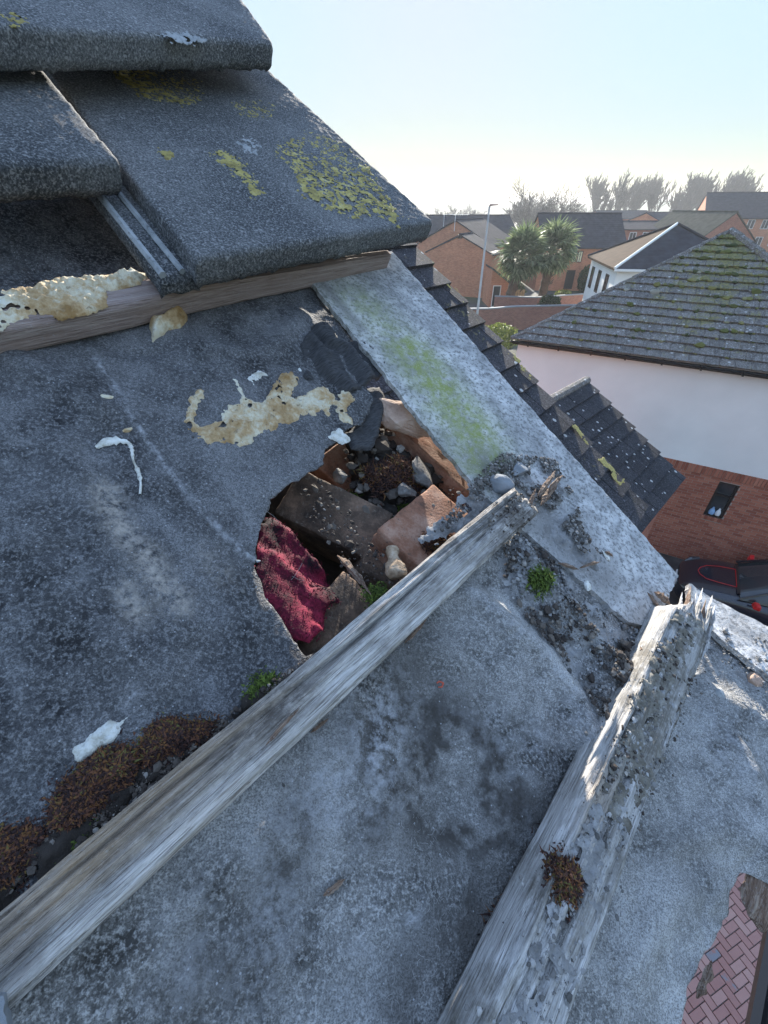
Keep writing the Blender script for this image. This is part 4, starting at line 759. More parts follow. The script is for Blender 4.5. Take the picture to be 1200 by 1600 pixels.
# ---- concrete tiles at the top
class TilePlane:
    def __init__(s, fl, fr, bl, br):           # each (u, v, k)
        s.c = [ROOF.pt(*ROOF.un(u, v, k), k) for u, v, k in (fl, fr, bl, br)]
        s.fr = Frame(s.c[0], s.c[1] - s.c[0], (s.c[2] - s.c[0]))
def concrete_tile(name, tp, thick, label, seed, res=.0026, rnd=.0028, ledge=False, front_over=None):
    fl, fr_, bl, br = tp.c; W = np.linalg.norm(fr_ - fl); D = np.linalg.norm(bl - fl); nx, ny = int(W / res), int(D / (res * 1.2))
    a = np.linspace(0, 1, nx + 1); b = np.linspace(0, 1, ny + 1); A, B = np.meshgrid(a, b)
    P = (fl * ((1 - A) * (1 - B))[..., None] + fr_ * (A * (1 - B))[..., None] + bl * ((1 - A) * B)[..., None] + br * (A * B)[..., None])
    dx = np.minimum(A, 1 - A) * W; dy = B * D
    def dr(d): q = np.clip(rnd - d, 0, rnd); return rnd - np.sqrt(np.maximum(0, rnd ** 2 - q ** 2))
    z = -dr(dx + .0006) - dr(dy) * 1.0 + .0004 * fbm(A * W * 380, B * D * 380, 0, 2, seed) + .0004 * fbm(A * W * 50, B * D * 50, 0, 3, seed + 1)
    z = z - .0035 * np.exp(-(dy / .005) ** 2) * np.maximum(0, fbm(A * W * 110, B * D * 110, 3, 3, seed + 4)) - .003 * np.exp(-(dx / .004) ** 2) * np.maximum(0, fbm(A * W * 100, B * D * 100, 6, 3, seed + 4)); n = tp.fr.n; top = (P + n * z[..., None]).reshape(-1, 3); V = list(top); F = []
    idx = np.arange((nx + 1) * (ny + 1)).reshape(ny + 1, nx + 1)
    for j in range(ny):
        for i in range(nx): F.append([idx[j, i], idx[j, i + 1], idx[j + 1, i + 1], idx[j + 1, i]])
    ring = list(idx[0, ::-1]) + list(idx[1:, 0]) + list(idx[-1, 1:]) + list(idx[-2:0:-1, -1]); ring = ring[::-1]
    prev = ring; m_ = len(ring); rows = 8
    cen = np.mean(tp.c, 0)
    for r in range(1, rows + 1):
        cur = []
        for q in ring:
            p = np.array(V[q]); o_ = p - cen; o_ -= n * o_.dot(n); o_ /= np.linalg.norm(o_)
            t = r / rows; nz = .0009 * float(vnoise(np.array(p[0] * 300), np.array(p[1] * 300), p[2] * 300 + r, seed))
            cur.append(len(V)); V.append(p - n * thick * t + o_ * (nz - .006 * max(0, t - .7) / .3))
        for i in range(m_): F.append([prev[i], cur[i], cur[(i + 1) % m_], prev[(i + 1) % m_]])
        prev = cur
    F.append(prev[::-1])
    V = np.array(V); M_ = tp.fr.mat(); Mi = np.array(M_.inverted()); Vl = V @ Mi[:3, :3].T + Mi[:3, 3]
    o = add_mesh(name, Vl, F, M_TILE, matrix=M_, smooth=True); return tag(o, label, 'roof tile') if label else o
T_main = TilePlane((306, 404, .070), (678, 345, .070), (36, 62, .048), (408, 98, .048))
t_main = concrete_tile('roof_tile', T_main, .024, 'large charcoal verge tile with yellow lichen beside the slipped tile', 3)
# side lock ledge with ribs, left of the main tile
ledge = TilePlane((250, 436, .050), (312, 424, .052), (60, 194, .036), (124, 172, .038))
led = concrete_tile('side_lock', ledge, .014, None, 8, rnd=.004); led.parent = t_main; led.matrix_parent_inverse = t_main.matrix_world.inverted()
rib = MB(); a0, b0 = ledge.c[0], ledge.c[2]; n_ = ledge.fr.n; ex_ = ledge.fr.ex
for off, r_ in ((.0035, .003), (.020, .0026)):
    rib.tube([a0 + ex_ * off + (b0 - a0) * t + n_ * .001 for t in np.linspace(0.01, 1, 24)], r_, 6)
ro = rib.build('lock_rib', M_LICHW); ro.parent = t_main; ro.matrix_parent_inverse = t_main.matrix_world.inverted(); tag(ro, 'pale limey ribs of the side lock')
T_left = TilePlane((-190, 262, .080), (186, 250, .080), (-380, 60, .071), (40, 78, .071))
t_left = concrete_tile('roof_tile', T_left, .024, 'slipped charcoal tile at the far left above the dark gap', 5)
T_up = TilePlane((-120, 30, .115), (427, 66, .108), (-190, -150, .092), (300, -110, .092))
t_up = concrete_tile('roof_tile', T_up, .024, 'upper course tile at the top left corner overlapping the lichened tile', 7)
def on_tile(name, tp, poly, mat, label, seed, thick=.0016, holes=.3, amp=.006):
    o = crust(name, tp.fr, poly, mat, thick=thick, res=.0013, amp=amp * 1.5, nsc=200, seed=seed, rough=1.0, rsc=420, edge=.003, holes=holes - .06, k=.0005)
    return tag(o, label, 'lichen')
Z1 = lambda pts: [(x / 1.714, y / 1.714) for x, y in pts]
on_tile('lichen_patch', T_main, Z1([(285, 175), (330, 180), (400, 185), (450, 185), (520, 200), (548, 225), (535, 280), (490, 285), (440, 270), (380, 265), (330, 225), (295, 200)]), M_LICHEN, 'yellow lichen patch high on the verge tile below the upper tile', 3)
on_tile('lichen_patch', T_main, Z1([(615, 270), (680, 262), (750, 285), (740, 320), (690, 325), (640, 305)]), M_LICHEN, 'small yellow lichen patch at the centre of the verge tile', 4)
on_tile('lichen_patch', T_main, Z1([(730, 400), (770, 370), (820, 350), (900, 370), (950, 410), (1000, 460), (1030, 515), (1080, 580), (1060, 600), (1000, 570), (950, 585), (900, 570), (840, 545), (800, 510), (785, 460)]), M_LICHEN, 'largest yellow lichen ring near the right edge of the verge tile', 5, holes=.16, amp=.008)
on_tile('lichen_patch', T_main, Z1([(555, 415), (600, 400), (650, 430), (690, 480), (705, 515), (680, 530), (650, 490), (600, 450)]), M_LICHEN, 'narrow curved yellow lichen patch in the middle of the verge tile', 6, holes=.25)
on_tile('lichen_patch', T_main, Z1([(625, 375), (670, 365), (715, 395), (690, 415), (650, 405)]), M_LICHW, 'pale grey lichen spot on the verge tile', 7)
on_tile('lichen_patch', T_main, Z1([(670, 215), (720, 205), (760, 230), (750, 250), (700, 240)]), M_LICHW, 'pale lichen smear under the corner of the upper tile', 8, holes=.4)
on_tile('lichen_patch', T_up, Z1([(430, 90), (500, 85), (545, 100), (520, 115), (460, 110)]), M_LICHW, 'faint pale lichen on the upper tile', 9)
on_tile('lichen_patch', T_up, Z1([(0, 40), (40, 35), (80, 55), (40, 65), (0, 60)]), M_LICHEN, 'dull lichen at the left of the upper tile', 10)
on_tile('lichen_patch', T_main, Z1([(410, 405), (440, 395), (470, 420), (450, 432)]), M_LICHEN, 'tiny brown lichen speck on the left of the verge tile', 11)
# foam crust smeared over the left end of batten A
fa = [(-40, 500), (-5, 458), (40, 448), (90, 436), (150, 428), (205, 418), (235, 428), (225, 440), (170, 455), (172, 478), (130, 490), (90, 498), (50, 492), (20, 505), (-20, 520)]
tag(crust('foam_residue', ROOF, fa, M_FOAM, thick=.0036, res=.0014, amp=.005, nsc=150, k=.0255, seed=22, rough=1.1, rsc=240, edge=.006, holes=.42), 'cream and orange foam crust on top of the pinkish batten at left', 'foam residue')
# grey slab corner at the bottom left
tag(slab('slate_scrap', ROOF, [ROOF.un(*q, .03) for q in ((-60, 1560), (0, 1562), (12, 1585), (22, 1640), (-60, 1640))], .006, M_STONE, 'grey slab corner at the bottom left of the frame', 'slab', kfun=lambda x, y: .03 + 0 * x, res=.002), 'grey slab corner at the bottom left of the frame', 'slab')

# ---- our own house below the roof (walls, eave gutter)
own = empty('brick_house', tuple(np.append(ROOF.pt(0, 0, -.2)[:2], 0)))
tag(own, 'our own brick house under the stripped roof', 'house')
def own_prism():
    x0, x1, y0, y1 = -6.0, .375, -.20, 5.0; P = []
    c = [ROOF.pt(x, y, -.165) for x, y in ((x0, y0), (x1, y0), (x0, y1), (x1, y1))]
    P = [(p[0], p[1], 0) for p in c] + [tuple(p) for p in c]
    o = MB().hexa(P).build('wall', M_BW_RED); o.parent = own; o.matrix_parent_inverse = own.matrix_world.inverted()
own_prism()
for x0, x1, y0, y1 in ((-6.0, -.43, -.28, 5.0), (-.43, .34, 1.07, 5.0)):
    o = MB().box(x0, x1, y0, y1, -.02, 0).build('felt_covering', M_FELT, matrix=ROOF.mat()); o.parent = own; o.matrix_parent_inverse = own.matrix_world.inverted()
def gutter(name, a, b, mat, parent=None, r=.055):
    a, b = Vector(a), Vector(b); d = (b - a).normalized(); s_ = d.cross(Vector((0, 0, 1))).normalized(); up = Vector((0, 0, 1)); V = []; F = []; n = 9
    for p in (a, b):
        for rr in (r, r - .006):
            for j in range(n): t = math.pi * j / (n - 1); V.append(tuple(p + s_ * math.cos(t) * rr - up * math.sin(t) * rr))
    for j in range(n - 1):
        F += [[j, j + 1, 2 * n + j + 1, 2 * n + j], [n + j, 3 * n + j, 3 * n + j + 1, n + j + 1]]
    F += [[0, 2 * n, 3 * n, n], [n - 1, 2 * n - 1, 4 * n - 1, 3 * n - 1]]
    o = add_mesh(name, V, F, mat); 
    if parent: o.parent = parent; o.matrix_parent_inverse = parent.matrix_world.inverted()
    return o
gz = ROOF.pt(.3, -.30)[2] - .10
ga = at_z(1335, 1550, gz)
gutter('eave_gutter', ga - d1 * 2.2, ga + d1 * .12, M_BLACK)
tag(bpy.data.objects['eave_gutter'], 'black plastic gutter just beyond the torn eave at bottom right', 'gutter')

# ---- block paving seen below the eave
drive_c = at_z(1150, 1530, 0)
dv = MB(); dv.box(-4.2, 4.2, -2.6, 2.6, -.02, .03)
drive = dv.build('driveway', M_MORTARF, matrix=Matrix.Translation((drive_c[0] + .6, drive_c[1], 0)) @ Matrix.Rotation(math.radians(22), 4, 'Z')); tag(drive, None, kind='structure')
pv = MB(); pv.box(-.0965, .0965, -.0465, .0465, 0, .03)
for i in range(4): x, y, z = pv.V[4 + i]; pv.V[4 + i] = (x * .97, y * .94, z)
pav_me = None; cand = []
for i in range(-60, 60):
    for j in range(-60, 60):                    # herringbone
        kx, ky = i * .1, j * .1; s_ = (i - j) % 4
        if s_ == 0: cand.append((kx + .05, ky, 0))
        elif s_ == 2: cand.append((kx, ky + .05 - .1, 1))
def upx(p):
    q = np.array(p) - CAM; fw = q[1] * CP - q[2] * SP; up = q[1] * SP + q[2] * CP; return 600 + FPX * q[0] / fw, 800 - FPX * up / fw, fw
Md = drive.matrix_world.copy(); bpy.context.view_layer.update(); Md = drive.matrix_world.copy()
vis = []
for x, y, r in cand:
    if abs(x) > 4.1 or abs(y) > 2.5: continue
    u, v, f_ = upx(Md @ Vector((x, y, .04)))
    if f_ > .1: vis.append((abs(u - 1150) + abs(v - 1510), x, y, r))
vis.sort(); rest = MB()
for q, (d_, x, y, r) in enumerate(vis):
    if q < 300:
        M_ = Matrix.Translation((x, y, .031 + random.uniform(0, .004))) @ Matrix.Rotation(math.pi / 2 * r + random.uniform(-.01, .01), 4, 'Z')
        if pav_me is None: o = add_mesh('paver', pv.V, pv.F, M_PAVER); pav_me = o.data; o.parent = drive; o.matrix_local = M_
        else: inst('paver', pav_me, M_, drive)
    else:
        a, b = (.0965, .0465) if not r else (.0465, .0965); rest.box(x - a, x + a, y - b, y + b, .0305, .0605)
if rest.V: o = rest.build('paving_beyond', M_PAVER); o.parent = drive; tag(o, None, kind='stuff')

# ================================================================== ADJOINING LOWER ROOFS
def tiled_slope(parent, frame, poly, gauge, width, mat, name='tile', cap=300, thick=.03, order=None, lap=.05, near=None, mossf=None):
    """courses of tiles on the slope polygon (frame x along course, y upslope); each tile a part, clipped to the polygon"""
    poly = [tuple(p) for p in poly]; ys = [p[1] for p in poly]; xs = [p[0] for p in poly]; pieces = []
    ncs = int(math.ceil((max(ys) - min(ys)) / gauge))
    def clip(sub):                              # Sutherland-Hodgman against convex poly (CCW)
        out = sub
        for i in range(len(poly)):
            ax, ay = poly[i]; bx, by = poly[(i + 1) % len(poly)]; inp = out; out = []
            if not inp: return []
            side = lambda p: (bx - ax) * (p[1] - ay) - (by - ay) * (p[0] - ax)
            for k in range(len(inp)):
                p, q = inp[k], inp[(k + 1) % len(inp)]; sp_, sq = side(p), side(q)
                if sp_ >= 0: out.append(p)
                if (sp_ >= 0) != (sq >= 0): t = sp_ / (sp_ - sq); out.append((p[0] + (q[0] - p[0]) * t, p[1] + (q[1] - p[1]) * t))
        return out
    for c in range(ncs):
        y0 = min(ys) + c * gauge; off = (c % 2) * width * .5
        x = min(xs) - off - width
        while x < max(xs) + width:
            r = clip([(x + .004, y0 - lap * .3), (x + width - .004, y0 - lap * .3), (x + width - .004, y0 + gauge), (x + .004, y0 + gauge)] if c else [(x + .004, y0), (x + width - .004, y0), (x + width - .004, y0 + gauge), (x + .004, y0 + gauge)])
            if len(r) >= 3:
                ar = abs(sum(r[i][0] * r[(i + 1) % len(r)][1] - r[(i + 1) % len(r)][0] * r[i][1] for i in range(len(r)))) / 2
                if ar > gauge * width * .06: pieces.append((r, y0, ar))
            x += width
    sized = []
    for r, y0, ar in pieces:
        cx = sum(p[0] for p in r) / len(r); cy = sum(p[1] for p in r) / len(r); P = frame.pt(cx, cy); u, v, f_ = upx(P)
        inside = (f_ > 0) and -20 < u < 1220 and -20 < v < 1620
        sized.append(((0 if inside else 1), np.linalg.norm(P - CAM), r, y0))
    sized.sort(key=lambda t: (t[0], t[1])); rest = MB()
    def add(mb, r, y0, jit):
        n = len(r); b = len(mb.V)
        zt = lambda p: thick + .045 * (1 - (p[1] - y0) / gauge) + jit
        mb.V += [(p[0], p[1], .03 * (1 - (p[1] - y0) / gauge)) for p in r] + [(p[0], p[1], zt(p)) for p in r]
        mb.F += [[b + i for i in range(n)][::-1], [b + n + i for i in range(n)]] + [[b + i, b + (i + 1) % n, b + n + (i + 1) % n, b + n + i] for i in range(n)]
    Fm = frame.mat()
    for q, (ins, d_, r, y0) in enumerate(sized):
        jit = random.uniform(0, .007)
        if q < cap and not ins:
            mb = MB(); cx, cy = r[0]; add(mb, [(p[0] - cx, p[1] - cy) for p in r], y0 - cy, jit)
            o = mb.build(name, mat); o.parent = parent; o.matrix_parent_inverse = parent.matrix_world.inverted(); o.matrix_world = frame.mat(cx, cy)
            if mossf: 
                at_ = o.data.attributes.new('moss', 'FLOAT', 'POINT'); at_.data.foreach_set('value', [float(mossf(cx, cy))] * len(mb.V))
        else: add(rest, r, y0, jit)
    if rest.V:
        o = rest.build(name + '_field', mat); o.parent = parent; o.matrix_parent_inverse = parent.matrix_world.inverted(); o.matrix_world = Fm; o['kind'] = 'stuff'
def parented(mb, name, mat, parent, M_=None):
    o = mb.build(name, mat); o.parent = parent; o.matrix_parent_inverse = parent.matrix_world.inverted()
    if M_ is not None: o.matrix_world = M_
    return o
def lower_house(name, top, eave, width, ext, tilew, mat, label, gauge=.33, nback=.6, capcol=None):
    top, eave = np.array(top), np.array(eave); dn = eave - top; L = np.linalg.norm(dn); hd = dn.copy(); hd[2] = 0; hd /= np.linalg.norm(hd); ex = np.array([-hd[1], hd[0], 0])   # along course, away from us
    root = empty(name, (eave[0], eave[1], 0)); tag(root, label, 'house')
    fr = Frame(eave, ex, -dn)                   # x=0 is the right verge
    tiled_slope(root, fr, [(-width, 0), (0, 0), (0, L + ext), (-width, L + ext)], gauge, tilew, mat)
    # wall prism below, set in from the verge
    c = [fr.pt(x, y, -.06) for x, y in ((-width, .12), (-.10, .12), (-width, L + ext), (-.10, L + ext))]
    parented(MB().hexa([(p[0], p[1], 0) for p in c] + [tuple(p) for p in c]), 'wall', M_BW_RED, root)
    bb = MB().box(-.05, .012, -.02, L + ext + .02, -.10, -.004); parented(bb, 'barge_board', M_DARKFRAME, root, fr.mat())
    rt = MB()
    for i in range(int(width / .45) + 1): rt.tube([fr.pt(-i * .45 - .44, L + ext, .02), fr.pt(-i * .45, L + ext, .03)], .09, 8)
    parented(rt, 'ridge_tiles', M_TILE_MOSS, root)
    return root, fr, L
Pb = at(1004, 795, 5.2); P2 = at(690, 438, 5.5)
r1, fr1, L1 = lower_house('terrace_house', P2, Pb, 3.2, 1.5, .38, M_TILE_FAR, 'lower terrace roof with mossy verge running just beyond our undercloak')
Pc = at(915, 596, 8.8); Pd = at(1066, 750, 8.3)
r2, fr2, L2 = lower_house('porch_roof_house', Pc, Pd, 2.9, 0.0, .34, M_TILE_SPOT, 'small dark roof dotted with white lichen in front of the cream house')
# lichen / moss bars along the mossy verge of the lower terrace roof
for i, (a, b_, wd) in enumerate(((1.02, 1.28, .1), (.42, .78, .13), (2.0, 2.5, .06), (3.3, 3.6, .07))):
    o = crust('verge_lichen', fr1, [(-.04 - wd, a), (-.03, a), (-.02, b_), (-.05 - wd, b_)], M_LICHEN, thick=.008, res=.008, amp=.06, nsc=16, px=False, k=.075, seed=i + 3, edge=.03, rsc=40, parent=r1, holes=.12); o['kind'] = 'stuff'

# ================================================================== CREAM NEIGHBOUR HOUSE
P0 = np.array([3.5, 12.5, CAM_Z - 3.0]); SW = 4.22; APZ = CAM_Z - .58
A_pt = P0 + NB_E * SW + NB_B * SW; A_pt[2] = APZ
nb = empty('cream_house', (P0[0], P0[1], 0)); tag(nb, 'cream rendered house with mossy hipped roof and red brick ground floor', 'house')
P1 = P0 + NB_E * SW * 2; SKEW = 1.7; P3 = P0 + NB_B * SW * 2 + NB_E * SKEW; P2_ = P1 + NB_B * SW * 2
fr_f = Frame(P0, NB_E, A_pt - (P0 + NB_E * SW)); SL = np.linalg.norm(A_pt - (P0 + NB_E * SW))
mossf = lambda x, y: 1.0 * math.exp(-(((x - SW) / 1.4) ** 2)) * (y / SL) ** .9 + .04
tiled_slope(nb, fr_f, [(0, 0), (2 * SW, 0), (SW, SL)], .285, .30, M_TILE_MOSS, mossf=mossf, thick=.02)
fr_r = Frame(P1, NB_B, A_pt - (P1 + NB_B * SW)); tiled_slope(nb, fr_r, [(0, 0), (2 * SW, 0), (SW, SL)], .285, .30, M_TILE_MOSS, cap=0)
def tri_slope(a, b):
    fr = Frame(a, b - a, A_pt - a); q = A_pt - a; tiled_slope(nb, fr, [(0, 0), (np.linalg.norm(b - a), 0), (q.dot(fr.ex), q.dot(fr.ey))], .285, .30, M_TILE_MOSS, cap=0)
tri_slope(P3, P0)
tri_slope(P2_, P3)
def hip_caps(parent, a, b, n, r, mat, name='hip_tile'):
    a, b = np.array(a), np.array(b); d = (b - a) / n
    for i in range(n):
        mb = MB(); mb.tube([a + d * i - d * .04 + [0, 0, .02], a + d * (i + 1) + [0, 0, .005]], [r, r * .9], 8); parented(mb, name, mat, parent)
hip_caps(nb, P0 + [0, 0, .03], A_pt + [0, 0, .03], 16, .06, M_TILE_MOSS); hip_caps(nb, P1 + [0, 0, .03], A_pt + [0, 0, .03], 16, .11, M_TILE_MOSS)
# walls: local frame x along front, y back
nbM = Matrix(((NB_E[0], NB_B[0], 0, P0[0]), (NB_E[1], NB_B[1], 0, P0[1]), (0, 0, 1, 0), (0, 0, 0, 1)))
W2 = SW * 2; IN = .16; EZ = P0[2]; FLZ = 2.95
mb = MB().prism([(IN, IN), (W2 - IN, IN), (W2 - IN, W2 - IN), (IN + SKEW, W2 - IN)], FLZ, EZ + .02); parented(mb, 'render_wall', M_RENDER, nb, nbM)

mb = MB().box(.04, W2 - .04, .02, .10, EZ - .11, EZ - .02); parented(mb, 'fascia', M_DARKFRAME, nb, nbM)
gutter('gutter', nbM @ Vector((-.02, -.05, EZ - .015)), nbM @ Vector((W2 + .02, -.05, EZ - .015)), M_BLACK, nb, .05)
for i in range(11): mb = MB().box(.5 + i * .8 - .02, .5 + i * .8 + .02, -.115, .05, EZ - .10, EZ + .0); parented(mb, 'gutter_bracket', M_BLACK, nb, nbM)
# bricks on the ground floor front wall: nearest visible ones are parts, window opening cut
u0, v0, _ = 0, 0, 0
def wall_pt(u, v):                              # photo pixel -> (x along wall, z)
    r = ray(u, v); o = P0 + NB_B * (IN); t = (o - CAM).dot(NB_B) / r.dot(NB_B); P = CAM + r * t; return (P - P0).dot(NB_E), P[2]
wc = [wall_pt(*q) for q in ((1124, 752), (1156, 760), (1128, 812), (1097, 803))]
WX0, WX1 = min(wc[0][0], wc[3][0]) , max(wc[1][0], wc[2][0]); WZ0, WZ1 = (wc[2][1] + wc[3][1]) / 2, (wc[0][1] + wc[1][1]) / 2
WX0 += .02
mb = MB().box(IN + .02, WX0, IN + .010, IN + .12, 0, FLZ).box(WX1, W2 - IN - .02, IN + .010, IN + .12, 0, FLZ).box(WX0, WX1, IN + .010, IN + .12, 0, WZ0 - .004).box(WX0, WX1, IN + .010, IN + .12, WZ1, FLZ).prism([(IN + .05, IN + .121), (W2 - IN - .02, IN + .121), (W2 - IN - .02, W2 - IN - .1), (IN + SKEW, W2 - IN - .1)], 0, FLZ); parented(mb, 'wall_core', M_MORTARF, nb, nbM)
bk = []; row = 0; z = FLZ - .225 - .075
while z > 0:
    x = IN + (row % 2) * .1125 - .1125
    while x < W2 - IN:
        a, b = max(x, IN), min(x + .215, W2 - IN)
        if z + .065 > WZ0 - .11 and z < WZ1 + .0:
            if a < WX1 and b > WX0:
                for a2, b2 in ((a, min(b, WX0)), (max(a, WX1), b)):
                    if b2 - a2 > .03: bk.append((a2, b2, z))
                x += .225; continue
        if b - a > .03: bk.append((a, b, z))
        x += .225
    z -= .075; row += 1
def bkey(t):
    P = nbM @ Vector(((t[0] + t[1]) / 2, IN, t[2])); u, v, f_ = upx(P); return 0 if (-10 < u < 1210 and v < 960 and u > 1010 and v > 690) else 1
bk.sort(key=lambda t: (bkey(t), -t[2])); rest = MB(); bmesh_cache = {}
for q, (a, b, z) in enumerate(bk):
    if q < 290 and bkey((a, b, z)) == 0:
        L_ = round(b - a, 3)
        if L_ not in bmesh_cache:
            o = add_mesh('brick', MB().box(0, L_, 0, .1025, 0, .065).V, MB().box(0, L_, 0, .1025, 0, .065).F, M_BRICK1); bmesh_cache[L_] = o.data
        else: o = bpy.data.objects.new('brick', bmesh_cache[L_]); COL.objects.link(o)
        o.parent = nb; o.matrix_parent_inverse = nb.matrix_world.inverted(); o.matrix_world = nbM @ Matrix.Translation((a, IN + random.uniform(0, .004), z))
    else: rest.box(a, b, IN + .002, IN + .1, z, z + .065)
o = parented(rest, 'brickwork', M_BRICKP, nb, nbM); o['kind'] = 'stuff'
sc = MB(); i = 0; x = IN                          # soldier courses
while x < W2 - IN - .07:
    P = nbM @ Vector((x, IN, FLZ)); u, v, f_ = upx(P)
    mbb = MB().box(x, x + .065, IN - .012, IN + .1, FLZ - .222, FLZ - .004)
    if 980 < u < 1220: parented(mbb, 'soldier_brick', M_BRICK1, nb, nbM)
    x += .075
x = WX0 - .02
while x < WX1: parented(MB().box(x, x + .065, IN - .03, IN + .1, WZ0 - .112, WZ0 - .004), 'sill_brick', M_BRICK1, nb, nbM); x += .075
wf = MB(); fw_ = .06
for (a, b, c, d) in ((WX0, WX1, WZ1 - fw_, WZ1), (WX0, WX1, WZ0, WZ0 + fw_), (WX0, WX0 + fw_, WZ0 + fw_, WZ1 - fw_), (WX1 - fw_, WX1, WZ0 + fw_, WZ1 - fw_), (WX0 + fw_, WX1 - fw_, WZ1 - .42, WZ1 - .37)): wf.box(a, b, IN + .05, IN + .11, c, d)
wo = parented(wf, 'window', M_DARKFRAME, nb, nbM)
po = parented(MB().box(WX0 + fw_, WX1 - fw_, IN + .085, IN + .095, WZ0 + fw_, WZ1 - fw_), 'pane', M_GLASS, nb, nbM); po.parent = wo; po.matrix_parent_inverse = wo.matrix_world.inverted()
M_BLUE = plain('blue_plastic', (0.25, 0.4, 0.6), .5)
for i, (dx, dz, sx, mt) in enumerate(((.16, .10, .07, M_BLUE), (.30, .09, .06, M_WHITE))):
    mb = MB(); mb.tube([(WX0 + dx, IN + .06, WZ0 + fw_ + t * .2) for t in (0, .3, .6, .8, 1)], [sx, sx * 1.05, sx * .8, sx * .4, sx * .35], 8); o = parented(mb, 'sill_bottle', mt, nb, nbM); o.parent = wo; o.matrix_parent_inverse = wo.matrix_world.inverted()

# moss tufts on the neighbour's roof, grown along the course edges
def roof_moss():
    r = np.random.default_rng(5); V = []; F = []; V0, F0 = ico(); n = 0
    while n < 420:
        c = int(r.integers(1, 17)); y = c * .285 + r.normal(-.012, .015); x = r.uniform(0, 2 * SW)
        if y > SL * min(x, 2 * SW - x) / SW - .05: continue
        if r.random() > .10 + .9 * mossf(x, y) * .8: continue
        s_ = r.gamma(2, .014) + .01; q = V0 * r.uniform(.6, 1.3, (12, 1)) * np.array([s_ * 1.3, s_, s_ * .55]) + np.array([x, y, .05]); F += (F0 + len(V)).tolist(); V += q.tolist(); n += 1
    m = Mat('roof_moss'); i_ = m.isl(); mm = m.done(m.ramp(i_, [(.1, (.04, .05, .018)), (.5, (.10, .11, .03)), (.85, (.2, .18, .06)), (1, (.3, .3, .27))]), .95)
    o = add_mesh('moss_tufts', V, F, mm); o.parent = nb; o.matrix_parent_inverse = nb.matrix_world.inverted(); o.matrix_world = fr_f.mat(); o['kind'] = 'stuff'
roof_moss()

# ================================================================== DISTANT HOUSES
def window(root, frame, x, z, wd, h, mframe, nm='window', mull=1, mglass=None):
    mb = MB(); t = .07
    for (a, b, c, d) in ((x, x + wd, z, z + t), (x, x + wd, z + h - t, z + h), (x, x + t, z + t, z + h - t), (x + wd - t, x + wd, z + t, z + h - t)): mb.box(a, b, c, d, -.03, .05)
    for i in range(mull): q = x + wd * (i + 1) / (mull + 1); mb.box(q - .03, q + .03, z + t, z + h - t, -.03, .045)
    wn_ = parented(mb, nm, mframe, root, frame.mat()); pn = parented(MB().box(x + t, x + wd - t, z + t, z + h - t, -.03, .02), 'pane', mglass or M_GLASS, root, frame.mat())
    pn.parent = wn_; pn.matrix_parent_inverse = wn_.matrix_world.inverted()
def gable_house(name, ra, rb, hw, eave, mwall, mroof, label, wins=(), over=.25, chimney=None, roofth=.12, verge=True):
    """ridge end points ra, rb (world); hw half width; walls to the ground; wins: (face, x, z, w, h, frame material, glass)"""
    ra, rb = np.array(ra, float), np.array(rb, float); rb[2] = ra[2]; ex = rb - ra; L = np.linalg.norm(ex); ex /= L; ey = np.array([-ex[1], ex[0], 0])
    root = empty(name, (ra[0], ra[1], 0)); tag(root, label, 'house')
    M_ = Matrix(((ex[0], ey[0], 0, ra[0]), (ex[1], ey[1], 0, ra[1]), (0, 0, 1, 0), (0, 0, 0, 1))); rz = ra[2]
    parented(MB().prism([(-hw, 0), (hw, 0), (hw, eave), (0, rz - .08), (-hw, eave)], 0, L, 'x'), 'wall', mwall, root, M_)
    sl = (rz - eave) / hw
    for s_ in (-1, 1):
        o = (hw + over); mb = MB(); a, b = -over * .5, L + over * .5
        p = [(0, rz), (s_ * o, rz - sl * o), (s_ * o, rz - sl * o + roofth), (0, rz + roofth)]
        if s_ < 0: p = p[::-1]
        mb.prism(p, a, b, 'x'); parented(mb, 'roof', mroof, root, M_)
    rt = MB().tube([(-.15, 0, rz + roofth - .02), (L + .15, 0, rz + roofth - .02)], .12, 6); parented(rt, 'ridge_tiles', mroof, root, M_)
    faces = {'g0': Frame(ra * [1, 1, 0], -ey, [0, 0, 1]), 'g1': Frame(rb * [1, 1, 0], ey, [0, 0, 1]), 's-': Frame((ra - ey * hw) * [1, 1, 0], ex, [0, 0, 1]), 's+': Frame((rb + ey * hw) * [1, 1, 0], -ex, [0, 0, 1])}
    for (fc, x, z, wd, h, mf, mg) in wins: window(root, faces[fc], x, z, wd, h, mf, mglass=mg)
    if chimney: parented(MB().box(chimney - .4, chimney + .4, -.3, .3, rz - .5, rz + .9), 'chimney', mwall, root, M_)
    return root, M_, faces, L
def far_roof_mat(name, col):
    m = Mat(name); o = m.O(); x, y, z = m.xyz(o); st = m.m2('FRACT', m.m2('MULTIPLY', z, 5.5)); n = m.noise(m.P(), 2, 5); c = m.ramp(n, [(.3, tuple(q * .75 for q in col)), (.7, tuple(q * 1.3 for q in col))])
    return m.done(c, .9, m.bump(st, .8, .03), .04)
M_RF_DK = far_roof_mat('slate_dark_roof', (.045, .046, .055)); M_RF_BR = far_roof_mat('brown_roof', (.05, .03, .02)); M_RF_GR = far_roof_mat('grey_green_roof', (.075, .075, .06))
